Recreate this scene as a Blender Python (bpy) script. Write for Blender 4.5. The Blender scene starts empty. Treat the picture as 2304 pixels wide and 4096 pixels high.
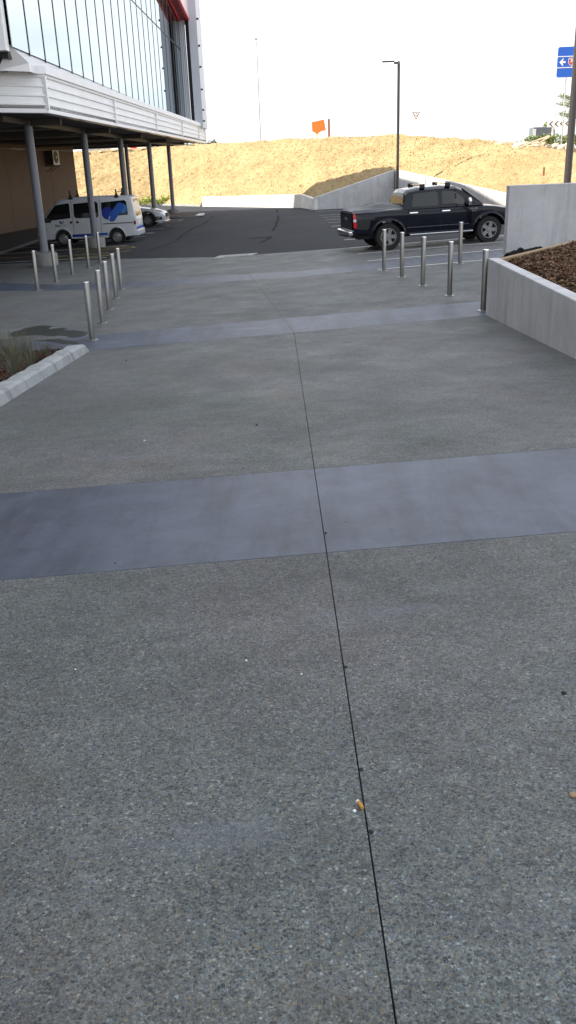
import bpy, bmesh, math, random
import numpy as np
from mathutils import Vector, Matrix, noise
sc = bpy.context.scene
R_ = math.radians
random.seed(7); rng = np.random.default_rng(7)

# ------------------------------------------------------------------ camera, sky, sun, exposure
CAM = Vector((0, 0, 2.6))
cam = bpy.data.objects.new('camera', bpy.data.cameras.new('camera')); sc.collection.objects.link(cam)
pitch, yaw, roll = R_(21.6764), R_(-1.1457), R_(2.1533)
F = Vector((math.sin(yaw)*math.cos(pitch), math.cos(yaw)*math.cos(pitch), -math.sin(pitch)))
R0 = Vector((math.cos(yaw), -math.sin(yaw), 0)); U0 = R0.cross(F)
RX = math.cos(roll)*R0 - math.sin(roll)*U0; UY = math.sin(roll)*R0 + math.cos(roll)*U0
cam.matrix_world = Matrix(((RX.x, UY.x, -F.x, CAM.x), (RX.y, UY.y, -F.y, CAM.y), (RX.z, UY.z, -F.z, CAM.z), (0, 0, 0, 1)))
cam.data.sensor_fit = 'VERTICAL'; cam.data.sensor_height = 36; cam.data.lens = 36*3500/4096
cam.data.clip_start = .05; cam.data.clip_end = 3000
sc.camera = cam

SUN_EL = R_(44); LIGHT = Vector((.99*math.cos(SUN_EL), .13*math.cos(SUN_EL), -math.sin(SUN_EL))).normalized()
world = bpy.data.worlds.new('World'); sc.world = world; world.use_nodes = True
wt = world.node_tree; wt.nodes.clear()
out = wt.nodes.new('ShaderNodeOutputWorld'); bg = wt.nodes.new('ShaderNodeBackground'); sky = wt.nodes.new('ShaderNodeTexSky')
sky.sky_type = 'NISHITA'; sky.sun_disc = False; sky.sun_elevation = SUN_EL
sky.sun_rotation = math.atan2(-LIGHT.x, -LIGHT.y) % (2*math.pi)
sky.dust_density = 2.5; sky.air_density = 1.0; sky.ozone_density = 1.0
tc = wt.nodes.new('ShaderNodeTexCoord'); mp = wt.nodes.new('ShaderNodeMapping'); mp.inputs['Scale'].default_value = (1, 1, 3.0)
nz = wt.nodes.new('ShaderNodeTexNoise'); nz.inputs['Scale'].default_value = 1.6; nz.inputs['Detail'].default_value = 6
cr = wt.nodes.new('ShaderNodeValToRGB'); cr.color_ramp.elements[0].position = .36; cr.color_ramp.elements[1].position = .6
cr.color_ramp.elements[0].color = (.25,)*3+(1,); cr.color_ramp.elements[1].color = (.95,)*3+(1,)
mx = wt.nodes.new('ShaderNodeMix'); mx.data_type = 'RGBA'
mx.inputs[7].default_value = (10.9, 11.3, 11.9, 1)       # thin bright cloud, in the sky texture's own units
wt.links.new(tc.outputs['Generated'], mp.inputs[0]); wt.links.new(mp.outputs[0], nz.inputs['Vector'])
wt.links.new(nz.outputs['Fac'], cr.inputs[0]); wt.links.new(cr.outputs[0], mx.inputs[0])
wt.links.new(sky.outputs[0], mx.inputs[6]); wt.links.new(mx.outputs[2], bg.inputs[0]); wt.links.new(bg.outputs[0], out.inputs[0])
bg.inputs[1].default_value = .07
sun = bpy.data.objects.new('sun', bpy.data.lights.new('sun', 'SUN')); sc.collection.objects.link(sun)
sun.data.energy = 5.0; sun.data.angle = R_(.5); sun.data.color = (1, .91, .76)
sun.rotation_euler = LIGHT.to_track_quat('-Z', 'Y').to_euler()
sc.view_settings.view_transform = 'Standard'; sc.view_settings.look = 'None'
sc.view_settings.gamma = 1; sc.view_settings.use_curve_mapping = False
sc.view_settings.exposure = 1.2

# ------------------------------------------------------------------ helpers
C_ = sc.collection
def tag(o, label=None, cat=None, group=None, kind=None):
    if label: o['label'] = label
    if cat: o['category'] = cat
    if group: o['group'] = group
    if kind: o['kind'] = kind
    return o
def empty(name, loc=(0, 0, 0), rz=0, **k):
    o = bpy.data.objects.new(name, None); C_.objects.link(o); o.location = loc; o.rotation_euler = (0, 0, rz)
    return tag(o, **k)
class MB:
    def __init__(s): s.v = []; s.f = []
    def add(s, vs, fs):
        n = len(s.v); s.v += [tuple(v) for v in vs]; s.f += [tuple(i+n for i in f) for f in fs]; return s
    def box(s, x0, x1, y0, y1, z0, z1, M=None):
        vs = [Vector((x, y, z)) for z in (z0, z1) for y in (y0, y1) for x in (x0, x1)]
        if M: vs = [M @ v for v in vs]
        return s.add(vs, [(0, 2, 3, 1), (4, 5, 7, 6), (0, 1, 5, 4), (2, 6, 7, 3), (0, 4, 6, 2), (1, 3, 7, 5)])
    def tube(s, a, b, r, r2=None, n=12, caps=True):
        a, b = Vector(a), Vector(b); r2 = r if r2 is None else r2
        d = (b-a).normalized(); u = d.orthogonal().normalized(); w = d.cross(u)
        vs = []
        for p, q in ((a, r), (b, r2)):
            for i in range(n):
                t = 2*math.pi*i/n; vs.append(p+u*(q*math.cos(t))+w*(q*math.sin(t)))
        fs = [(i, (i+1) % n, n+(i+1) % n, n+i) for i in range(n)]
        if caps: fs += [tuple(range(n))[::-1], tuple(range(n, 2*n))]
        return s.add(vs, fs)
    def prism(s, pts, z0, z1):            # pts xy polygon; z0,z1 numbers or functions
        n = len(pts); g = lambda f, p: f(*p) if callable(f) else f
        vs = [(p[0], p[1], g(z0, p)) for p in pts]+[(p[0], p[1], g(z1, p)) for p in pts]
        a = sum(pts[i][0]*pts[(i+1) % n][1]-pts[(i+1) % n][0]*pts[i][1] for i in range(n))
        fs = [tuple(range(n))[::-1], tuple(range(n, 2*n))]+[(i, (i+1) % n, n+(i+1) % n, n+i) for i in range(n)]
        if a < 0: fs = [f[::-1] for f in fs]
        return s.add(vs, fs)
    def beam(s, a, b, w, h):              # box section beam from a to b, w horizontal, h vertical
        a, b = Vector(a), Vector(b); d = (b-a).normalized()
        if abs(d.z) > .99: sd = Vector((1, 0, 0)); up = Vector((0, 1, 0))
        else: sd = d.cross(Vector((0, 0, 1))).normalized(); up = sd.cross(d)
        vs = [p+sd*(sx*w/2)+up*(sz*h/2) for p in (a, b) for sx, sz in ((-1, -1), (1, -1), (1, 1), (-1, 1))]
        return s.add(vs, [(0, 1, 2, 3), (7, 6, 5, 4), (0, 4, 5, 1), (1, 5, 6, 2), (2, 6, 7, 3), (3, 7, 4, 0)])
    def lathe(s, prof, n=20, M=None, closed=False, caps=True):   # prof list of (r, z)
        vs = []
        for r, z in prof:
            for i in range(n):
                t = 2*math.pi*i/n; v = Vector((r*math.cos(t), r*math.sin(t), z)); vs.append(M @ v if M else v)
        m = len(prof); fs = []
        for k in range(m if closed else m-1):
            for i in range(n):
                j = (i+1) % n; k2 = (k+1) % m
                fs.append((k*n+i, k*n+j, k2*n+j, k2*n+i))
        if not closed and caps:
            fs += [tuple(range(n))[::-1], tuple(range((m-1)*n, m*n))]
        return s.add(vs, fs)
    def build(s, name, m, parent=None, smooth=None, bevel=0, mesh_only=False):
        me = bpy.data.meshes.new(name); me.from_pydata(s.v, [], s.f); me.update()
        bm = bmesh.new(); bm.from_mesh(me); bmesh.ops.recalc_face_normals(bm, faces=bm.faces); bm.to_mesh(me); bm.free()
        me.materials.append(m)
        if smooth is not None:
            me.polygons.foreach_set('use_smooth', [True]*len(me.polygons)); me.set_sharp_from_angle(angle=R_(smooth))
        o = bpy.data.objects.new(name, me); C_.objects.link(o)
        if parent: o.parent = parent
        if bevel:
            b = o.modifiers.new('bevel', 'BEVEL'); b.width = bevel; b.segments = 2; b.limit_method = 'ANGLE'; b.angle_limit = R_(40)
        return o
def raw(name, v, f, m, parent=None, smooth=False):     # numpy vertices and faces, no normal repair
    me = bpy.data.meshes.new(name); me.from_pydata(v.tolist() if hasattr(v, 'tolist') else v, [], f.tolist() if hasattr(f, 'tolist') else f)
    me.materials.append(m)
    if smooth: me.polygons.foreach_set('use_smooth', [True]*len(me.polygons))
    o = bpy.data.objects.new(name, me); C_.objects.link(o)
    if parent: o.parent = parent
    return o
def text(name, body, size, m, M, parent=None, ext=.002, bold=0):
    cu = bpy.data.curves.new(name, 'FONT'); cu.body = body; cu.size = size; cu.extrude = ext; cu.offset = bold
    t = bpy.data.objects.new(name, cu); C_.objects.link(t)
    dg = bpy.context.evaluated_depsgraph_get(); me = bpy.data.meshes.new_from_object(t.evaluated_get(dg))
    bpy.data.objects.remove(t); me.name = name
    me.transform(M); me.materials.clear(); me.materials.append(m)
    o = bpy.data.objects.new(name, me); C_.objects.link(o)
    if parent: o.parent = parent
    return o
def copy_tree(o, parent=None):
    c = o.copy(); C_.objects.link(c); c.parent = parent
    for ch in list(o.children): copy_tree(ch, c)
    return c

# ------------------------------------------------------------------ materials
class NT:
    def __init__(s, m): s.t = m.node_tree; s.b = s.t.nodes['Principled BSDF']; s.pos = s.t.nodes.new('ShaderNodeNewGeometry').outputs['Position']
    def n(s, typ, **k):
        x = s.t.nodes.new(typ)
        for a, b in k.items():
            if a.startswith('i_'): x.inputs[a[2:].replace('_', ' ')].default_value = b
            else: setattr(x, a, b)
        return x
    def l(s, a, b): s.t.links.new(a, b)
    def noise(s, scale, detail=4, rough=.55, vec=None, stretch=None):
        x = s.n('ShaderNodeTexNoise', i_Scale=scale, i_Detail=detail, i_Roughness=rough); v = vec or s.pos
        if stretch:
            mm = s.n('ShaderNodeMapping'); mm.inputs['Scale'].default_value = stretch; s.l(v, mm.inputs[0]); v = mm.outputs[0]
        s.l(v, x.inputs['Vector']); return x.outputs['Fac']
    def ramp(s, fac, stops):
        r = s.n('ShaderNodeValToRGB'); e = r.color_ramp.elements
        while len(e) < len(stops): e.new(.5)
        for el, (p, c) in zip(e, stops):
            el.position = p; el.color = (c if hasattr(c, '__len__') else (c,)*3)+(1,) if not hasattr(c, '__len__') or len(c) == 3 else c
        s.l(fac, r.inputs[0]); return r.outputs[0]
    def mix(s, a, b, f, mode='MIX'):
        x = s.n('ShaderNodeMix', data_type='RGBA', blend_type=mode)
        for v, i in ((a, 6), (b, 7), (f, 0)):
            if hasattr(v, 'is_output'): s.l(v, x.inputs[i])
            else: x.inputs[i].default_value = v if i == 0 else (tuple(v)+(1,) if len(v) == 3 else v)
        return x.outputs[2]
    def math(s, op, a, b=None):
        x = s.n('ShaderNodeMath', operation=op)
        for v, i in ((a, 0), (b, 1)):
            if v is None: continue
            if hasattr(v, 'is_output'): s.l(v, x.inputs[i])
            else: x.inputs[i].default_value = v
        return x.outputs[0]
    def bump(s, h, strength, dist=.01):
        x = s.n('ShaderNodeBump', i_Strength=strength, i_Distance=dist); s.l(h, x.inputs['Height']); s.l(x.outputs[0], s.b.inputs['Normal'])
def mat(name, col, rough=.6, metal=0, var=0, scale=3, bump=0, bscale=40, coat=0, spec=.5):
    m = bpy.data.materials.new(name); m.use_nodes = True; t = NT(m); b = t.b
    b.inputs['Base Color'].default_value = tuple(col)+(1,); b.inputs['Roughness'].default_value = rough; b.inputs['Metallic'].default_value = metal
    b.inputs['Coat Weight'].default_value = coat; b.inputs['Specular IOR Level'].default_value = spec
    if coat: b.inputs['Coat Roughness'].default_value = .04
    if var:
        f = t.noise(scale, 6, .6)
        c = t.mix([x*(1-var) for x in col], [min(1, x*(1+var)) for x in col], t.ramp(f, [(.3, 0), (.7, 1)]))
        t.l(c, b.inputs['Base Color'])
    if bump: t.bump(t.noise(bscale, 4), bump)
    return m
def aggregate(name, tones, k=1.0, vor=105, tint=(1, 1, 1)):
    m = bpy.data.materials.new(name); m.use_nodes = True; t = NT(m)
    warp = t.n('ShaderNodeTexNoise', i_Scale=60.0, i_Detail=2.0); t.l(t.pos, warp.inputs['Vector'])
    va = t.n('ShaderNodeVectorMath', operation='SCALE'); t.l(warp.outputs['Color'], va.inputs[0]); va.inputs['Scale'].default_value = .012
    vb = t.n('ShaderNodeVectorMath', operation='ADD'); t.l(t.pos, vb.inputs[0]); t.l(va.outputs[0], vb.inputs[1])
    v1 = t.n('ShaderNodeTexVoronoi', i_Scale=float(vor)); t.l(vb.outputs[0], v1.inputs['Vector'])
    v2 = t.n('ShaderNodeTexVoronoi', i_Scale=float(vor), feature='DISTANCE_TO_EDGE'); t.l(vb.outputs[0], v2.inputs['Vector'])
    sep = t.n('ShaderNodeSeparateColor'); t.l(v1.outputs['Color'], sep.inputs[0])
    stone = t.ramp(sep.outputs[0], tones)
    mort = t.mix((.075*k, .077*k, .072*k), (.16*k, .163*k, .152*k), t.noise(300, 2))
    edge = t.ramp(v2.outputs['Distance'], [(.03, 0), (.16, 1)])
    size = t.ramp(sep.outputs[1], [(.08, 0), (.2, 1)])
    c = t.mix(mort, stone, t.math('MULTIPLY', edge, size))
    pit = t.ramp(t.noise(170, 2), [(.3, .25), (.42, 1)])
    c = t.mix(c, pit, .8, 'MULTIPLY')
    c = t.mix(c, t.ramp(t.noise(120, 3, .7), [(.32, .62), (.5, 1), (.68, 1.5)]), 1, 'MULTIPLY')
    fleck = t.ramp(t.noise(230, 1), [(.73, 0), (.78, 1)]); c = t.mix(c, (.34, .36, .38), fleck)
    st = t.ramp(t.noise(.55, 6, .62), [(.3, .74), (.7, 1.24)]); c = t.mix(c, st, 1, 'MULTIPLY')
    st2 = t.ramp(t.noise(2.2, 5, .6, stretch=(.45, 1.6, 1)), [(.25, .9), (.75, 1.1)]); c = t.mix(c, st2, 1, 'MULTIPLY')
    c = t.mix(c, t.ramp(t.noise(42, 4, .65), [(.32, .74), (.68, 1.3)]), 1, 'MULTIPLY')
    c = t.mix(c, t.ramp(t.noise(7, 4, .6), [(.3, .86), (.7, 1.16)]), 1, 'MULTIPLY')
    c = t.mix(c, t.ramp(t.noise(.8, 3, .5), [(.35, (1.03, .98, .97)), (.65, (.97, 1.03, .99))]), 1, 'MULTIPLY')
    rust = t.ramp(t.noise(.9, 3, .5, stretch=(1, 1.3, 1)), [(.64, 0), (.8, .35)]); c = t.mix(c, (.13*k, .095*k, .065*k), rust)
    eff = t.ramp(t.noise(1.3, 7, .7, stretch=(.35, 1.5, 1)), [(.58, 0), (.76, .42)]); c = t.mix(c, (.22*k, .245*k, .275*k), eff)
    c = t.mix(c, (1.02, 1.06, 1.15), 1, 'MULTIPLY')
    t.l(c, t.b.inputs['Base Color'])
    rg = t.ramp(t.noise(1.7, 4), [(.3, .5), (.7, .72)]); t.l(rg, t.b.inputs['Roughness'])
    hh = t.mix(edge, t.noise(300, 3), .35); t.bump(hh, .8, .004)
    return m
GREY = [(0, (.022, .025, .03)), (.2, (.045, .049, .052)), (.38, (.08, .084, .082)), (.55, (.118, .122, .114)), (.7, (.085, .098, .118)), (.82, (.14, .105, .066)), (.92, (.165, .16, .135)), (1, (.21, .22, .22))]
M_agg = aggregate('exposed_aggregate', GREY, 1.0, 125)
def smooth_band():
    m = bpy.data.materials.new('smooth_oxide_concrete'); m.use_nodes = True; t = NT(m)
    c = t.mix((.045, .055, .083), (.084, .101, .142), t.ramp(t.noise(.9, 7, .65), [(.3, 0), (.7, 1)]))
    s = t.ramp(t.noise(1.6, 6, .65, stretch=(2.4, .3, 1)), [(.46, 1.04), (.64, .68)]); c = t.mix(c, s, 1, 'MULTIPLY')
    br = t.ramp(t.noise(2.0, 4, .6, stretch=(1, 1, 1)), [(.6, 0), (.8, .3)]); c = t.mix(c, (.10, .09, .095), br)
    sp = t.ramp(t.noise(40, 2), [(.77, 0), (.8, 1)]); c = t.mix(c, (.25, .27, .3), sp)
    c = t.mix(c, t.ramp(t.noise(4.5, 6, .7), [(.3, .76), (.7, 1.2)]), 1, 'MULTIPLY')
    c = t.mix(c, t.ramp(t.noise(45, 4, .7), [(.3, .88), (.7, 1.12)]), 1, 'MULTIPLY')
    ef = t.ramp(t.noise(1.6, 7, .75, stretch=(.5, 1.4, 1)), [(.6, 0), (.74, .4)]); c = t.mix(c, (.2, .215, .25), ef)
    t.l(c, t.b.inputs['Base Color']); t.b.inputs['Roughness'].default_value = .5
    t.bump(t.noise(130, 4), .3, .003); return m
M_band = smooth_band()
def concrete(name, col, streak=.25, lines=False):
    m = bpy.data.materials.new(name); m.use_nodes = True; t = NT(m)
    lo = [x*.82 for x in col]; hi = [min(.85, x*1.12) for x in col]
    c = t.mix(lo, hi, t.ramp(t.noise(1.7, 7, .65), [(.3, 0), (.7, 1)]))
    s = t.ramp(t.noise(1.2, 5, .65, stretch=(3.5, 3.5, .35)), [(.5, 1), (.75, 1-streak)]); c = t.mix(c, s, 1, 'MULTIPLY')
    d = t.ramp(t.noise(5, 5, .7), [(.60, 0), (.74, .4)]); c = t.mix(c, [x*.55 for x in col], d)
    pin = t.ramp(t.noise(55, 1), [(.24, .55), (.28, 1)]); c = t.mix(c, pin, 1, 'MULTIPLY')
    t.l(c, t.b.inputs['Base Color']); t.b.inputs['Roughness'].default_value = .7
    t.bump(t.noise(45, 5), .18, .006); return m
M_conc = concrete('precast_concrete', (.52, .52, .53), .32)
M_kerb = concrete('kerb_concrete', (.33, .345, .35), .6)
M_ped = concrete('pedestal_concrete', (.21, .21, .195), .2)
def asphalt():
    m = bpy.data.materials.new('asphalt'); m.use_nodes = True; t = NT(m)
    c = t.mix((.017, .018, .023), (.034, .036, .046), t.ramp(t.noise(160, 3, .7), [(.3, 0), (.7, 1)]))
    c = t.mix(c, t.ramp(t.noise(.35, 6, .6, stretch=(1, .5, 1)), [(.3, .8), (.7, 1.25)]), 1, 'MULTIPLY')
    w = t.ramp(t.noise(.8, 5, .7, stretch=(.6, .3, 1)), [(.6, 0), (.8, .25)]); c = t.mix(c, (.06, .062, .07), w)
    t.l(c, t.b.inputs['Base Color']); t.b.inputs['Roughness'].default_value = .85; t.b.inputs['Specular IOR Level'].default_value = .2
    t.bump(t.noise(110, 3), .35, .006); return m
M_asph = asphalt()
M_gap = mat('dark_joint', (.012, .012, .012), .9)
M_seal = mat('bitumen_seal', (.015, .0155, .018), .95, spec=.1)
M_linew = mat('white_road_paint', (.72, .73, .75), .6, var=.12, scale=6)
M_liney = mat('yellow_road_paint', (.42, .32, .03), .6, var=.35, scale=5)
M_steel = mat('brushed_stainless', (.33, .325, .31), .35, 1.0)
t = NT(M_steel); t.l(t.ramp(t.noise(9, 4, .6, stretch=(1, 1, .25)), [(.3, .3), (.7, .44)]), t.b.inputs['Roughness'])
M_white = mat('white_painted_steel', (.86, .87, .88), .38, var=.04, scale=1.2)
M_whitetrim = mat('white_trim', (.74, .74, .75), .25)
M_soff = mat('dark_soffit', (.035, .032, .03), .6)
M_beam = mat('brown_grey_steel', (.075, .065, .058), .5)
M_pipe = mat('pale_conduit', (.3, .27, .22), .5)
M_col = mat('grey_column_paint', (.19, .2, .225), .35)
M_grey = mat('grey_cladding', (.32, .33, .36), .45)
M_pil = mat('pale_blue_grey_cladding', (.5, .53, .60), .4)
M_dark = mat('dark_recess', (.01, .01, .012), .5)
M_mull = mat('bronze_mullion', (.02, .018, .016), .4)
M_glass = mat('mirror_glazing', (.5, .56, .6), .02, 1.0)
_g = M_glass.node_tree.nodes.new('ShaderNodeBsdfGlossy'); _g.inputs['Color'].default_value = (.57, .625, .65, 1); _g.inputs['Roughness'].default_value = .015
M_glass.node_tree.links.new(_g.outputs[0], M_glass.node_tree.nodes['Material Output'].inputs[0])
M_tan = mat('tan_render', (.20, .135, .09), .85, var=.07, scale=1.5)
M_acw = mat('cream_enamel', (.6, .55, .46), .4); M_acd = mat('aircon_dark', (.05, .035, .03), .6)
M_post = mat('charcoal_post', (.05, .045, .045), .4, metal=0)
M_red = mat('red_sign', (.55, .012, .03), .4); M_pink = mat('pale_sign_face', (.84, .68, .74), .35)
M_navy = mat('navy_letter', (.03, .02, .12), .4)
def mulch(name, a, b, c2, sc_=14):
    m = bpy.data.materials.new(name); m.use_nodes = True; t = NT(m)
    f = t.noise(sc_, 5, .7); c = t.ramp(f, [(.25, a), (.5, b), (.75, c2)])
    g = t.ramp(t.noise(.35, 5, .65), [(.3, (.80, .76, .70)), (.7, (1.12, 1.12, 1.12))]); c = t.mix(c, g, 1, 'MULTIPLY')
    t.l(c, t.b.inputs['Base Color']); t.b.inputs['Roughness'].default_value = .95; t.b.inputs['Specular IOR Level'].default_value = .1
    t.bump(t.noise(sc_*1.2, 5, .7), .9, .07); return m
M_bank = mulch('dry_straw_mulch', (.20, .147, .076), (.34, .258, .142), (.42, .33, .20), 8)
M_mulchR = mulch('brown_bark', (.05, .028, .014), (.10, .055, .028), (.17, .1, .055), 30)
M_chipR = [mat('bark_chip_'+n, c, .9) for n, c in (('brown', (.12, .062, .03)), ('pale', (.20, .13, .075)), ('dark', (.04, .024, .014)), ('rust', (.13, .055, .026)))]
M_soil = mat('red_brown_mulch', (.06, .026, .015), .95, var=.5, scale=20, bump=.5, bscale=60)
M_gr = [mat('grass_'+n, c, .7) for n, c in (('grey', (.11, .125, .085)), ('straw', (.20, .17, .11)), ('green', (.06, .08, .04)))]
M_wet = mat('wet_patch', (.024, .028, .024), .42, spec=.25)
M_rock = mat('pale_rock', (.46, .38, .28), .9, var=.35, scale=2, bump=.4, bscale=6)
M_leaf = mat('hedge_leaf', (.13, .17, .035), .7); M_leaf2 = mat('grey_leaf', (.10, .11, .06), .7); M_weed = mat('lime_weed', (.26, .33, .05), .7)
M_bark = mat('tree_bark', (.09, .065, .045), .9)
M_tyre = mat('tyre_rubber', (.012, .012, .012), .8); M_rim = mat('alloy_rim', (.32, .32, .33), .35, .8); M_rimd = mat('rim_dark', (.02, .02, .02), .7)
M_black = mat('black_car_paint', (.002, .0035, .011), .12, coat=.3, spec=.22); M_van = mat('white_van_paint', (.60, .62, .64), .3, coat=.4)
M_suv = mat('silver_white_paint', (.55, .57, .6), .3, .2, coat=.6)
M_plas = mat('black_plastic', (.010, .010, .010), .6); M_chrome = mat('chrome', (.75, .76, .78), .12, 1.0)
M_wind = mat('tinted_window', (.01, .012, .012), .04, coat=0, spec=.6); M_vinyl = mat('grey_vinyl_cover', (.045, .047, .055), .45)
M_tail = mat('red_lens', (.6, .01, .012), .15); M_taild = mat('dark_red_lens', (.2, .01, .012), .2); M_lens = mat('clear_lens', (.6, .62, .65), .1)
M_blue1 = mat('royal_blue_vinyl', (.01, .03, .28), .35); M_blue2 = mat('mid_blue_vinyl', (.015, .09, .42), .35); M_blue3 = mat('sky_blue_vinyl', (.02, .2, .5), .35)
M_navyt = mat('dark_blue_print', (.02, .05, .10), .5); M_pale = mat('pale_print', (.36, .42, .46), .5); M_teal = mat('teal_print', (.03, .12, .2), .5)
M_sblue = mat('blue_road_sign', (.012, .11, .55), .45); M_sw = mat('white_reflective', (.8, .8, .8), .4); M_sred = mat('red_shield', (.5, .02, .03), .4)
M_orange = mat('orange_sheet', (.85, .2, .03), .5); M_yel = mat('yellow_post', (.75, .55, .03), .5); M_brown = mat('brown_post', (.28, .09, .05), .6)
M_seat = mat('seat_fabric', (.05, .05, .055), .8)

# ------------------------------------------------------------------ ground shape
KL = (-3.15, 12.96); KN = (-.14714, .98911)
A1, B1, C1 = .0380898, -.0588595, 1.0
def kk(x, y): return (x-KL[0])*KN[0]+(y-KL[1])*KN[1]
def gz(x, y):
    if kk(x, y) < 0: return A1*x+B1*max(y, -4)+C1
    w = min(1, max(0, (y-42)/16))
    return max(-.75, min(.5, .031*x))*(1-w)+.36-.0112*min(y, 38)-.314*w
def p1(x, y): return A1*x+B1*y+C1
def p2(x, y): return .031*x+.36-.0112*y
def kline(x): return KL[1]+.14876*(x-KL[0])

# base terrain: one sheet out to the horizon, just under everything
xs = [-600, -300, -120, -60, -40, -24, -15, -9, -4, 0, 3, 7, 12, 16, 24, 40, 60, 120, 300, 600]
ys = [-300, -100, -40, -12, -4, 0, 5, 10, 14, 20, 26, 32, 38, 42, 50, 58, 66, 74, 90, 130, 300, 900]
v = [(x, y, gz(max(-24, min(16, x)), y)-.22) for y in ys for x in xs]
n_ = len(xs); f = [(j*n_+i, j*n_+i+1, (j+1)*n_+i+1, (j+1)*n_+i) for j in range(len(ys)-1) for i in range(n_-1)]
tag(raw('ground', v, f, mat('bare_ground', (.16, .13, .09), .95, var=.2, scale=.4, bump=.3, bscale=8)), kind='structure')

# exposed-aggregate pavement, slab by slab, with recessed joints
pav = empty('pavement', kind='structure')
jx = lambda y: .184-.0191*y
def slab(name, pts, z, m, g=.0022):
    c = Vector((sum(p[0] for p in pts)/len(pts), sum(p[1] for p in pts)/len(pts)))
    n = len(pts); q = []
    area = sum(pts[i][0]*pts[(i+1) % n][1]-pts[(i+1) % n][0]*pts[i][1] for i in range(n)); sg = 1 if area > 0 else -1
    for i in range(n):     # inset polygon by g
        a, b, d = Vector(pts[i-1]), Vector(pts[i]), Vector(pts[(i+1) % n])
        e1 = (b-a).normalized(); e2 = (d-b).normalized(); n1 = Vector((-e1.y, e1.x))*sg; n2 = Vector((-e2.y, e2.x))*sg
        bis = (n1+n2).normalized(); q.append(tuple(b+bis*(g/max(.3, bis.dot(n1)))))
    o = MB().prism(q, lambda x, y: z(x, y)-.06, z).build(name, m, pav, bevel=.001)
    return o
def sub(pts, z): return MB().prism(pts, lambda x, y: z(x, y)-.2, lambda x, y: z(x, y)-.022)
def s1n(x): return 4.035+.0575*x
def s1f(x): return 5.63+.0505*x
XL, XR = -9.0, 3.0
sub([(XL, -3), (XR, -3), (XR, kline(XR)), (XL, kline(XL))], p1).build('joint_bed', M_gap, pav)
for (a, b) in ((XL, None), (None, XR)):
    L = lambda y: a if a is not None else jx(y)
    Rr = lambda y: b if b is not None else jx(y)
    def quad(f0, f1, nm, z, m):
        x0, x1 = L(f0(0)), Rr(f0(0)); x2, x3 = Rr(f1(0)), L(f1(0))
        slab(nm, [(x0, f0(x0)), (x1, f0(x1)), (x2, f1(x2)), (x3, f1(x3))], z, m)
    quad(lambda x: -3, s1n, 'paving_slab', p1, M_agg); quad(s1n, s1f, 'paving_band', p1, M_band); quad(s1f, kline, 'paving_slab', p1, M_agg)
# beyond the change of slope
bord = [(-20, 34), (-10.4, 31.75), (-5.9, 30.4), (-2.2, 28.3), (1.7, 28.7), (5, 29.3), (12.5, 31)]
jb = lambda y: -3.16-(y-13)*.115         # joint under the left row of bollards
jm = lambda y: (-.07-(y-13.4)*.122)      # faint centre joint
b2 = lambda x: kline(x)+1.5
b3n = [(-14, 25.2), (-8.4, 23.0), (-6.1, 21.9), (-4.2, 21.3), (0, 21.15), (3, 22.2), (8, 23.4), (13, 24.6)]
b3f = [(-14, 27.0), (-8.4, 24.9), (-6.1, 23.1), (-4.2, 22.6), (0, 22.5), (3, 23.6), (8, 24.9), (13, 26.1)]
def itp(pl, x):
    for (xa, ya), (xb, yb) in zip(pl, pl[1:]):
        if xa <= x <= xb: return ya+(yb-ya)*(x-xa)/(xb-xa)
    return pl[-1][1]
def between(fa, fb, xa, xb, nm, m, cuts):    # strip between two border functions, xa/xb functions of y or numbers
    gx = lambda q, y: q(y) if callable(q) else q
    def solve(q, fn):
        x = gx(q, 20)
        for _ in range(12): x = gx(q, fn(x))
        return x
    lo0, lo1, hi0, hi1 = solve(xa, fa), solve(xb, fa), solve(xa, fb), solve(xb, fb)
    low = [(lo0, fa(lo0))]+[(c, fa(c)) for c in cuts if lo0+.05 < c < lo1-.05]+[(lo1, fa(lo1))]
    top = [(hi1, fb(hi1))]+[(c, fb(c)) for c in reversed(cuts) if hi0+.05 < c < hi1-.05]+[(hi0, fb(hi0))]
    slab(nm, low+top, p2, m, .0012)
f3n = lambda x: itp(b3n, x); f3f = lambda x: itp(b3f, x); fbd = lambda x: itp(bord, x)
cuts = [-10.4, -8.4, -6.1, -5.9, -4.2, -2.2, 0, 1.7, 3, 5, 8]
for xa, xb in ((-13.5, jb), (jb, jm), (jm, 12.4)):
    between(kline, b2, xa, xb, 'paving_band', M_band, cuts)
    between(b2, f3n, xa, xb, 'paving_slab', M_agg, cuts)
    between(f3n, f3f, xa, xb, 'paving_band', M_band, cuts)
    between(f3f, fbd, xa, xb, 'paving_slab', M_agg, cuts)
sub([(-13.5, kline(-13.5)), (12.4, kline(12.4)), (12.4, 30), (-13.5, 32)], p2).build('joint_bed', M_gap, pav)

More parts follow.
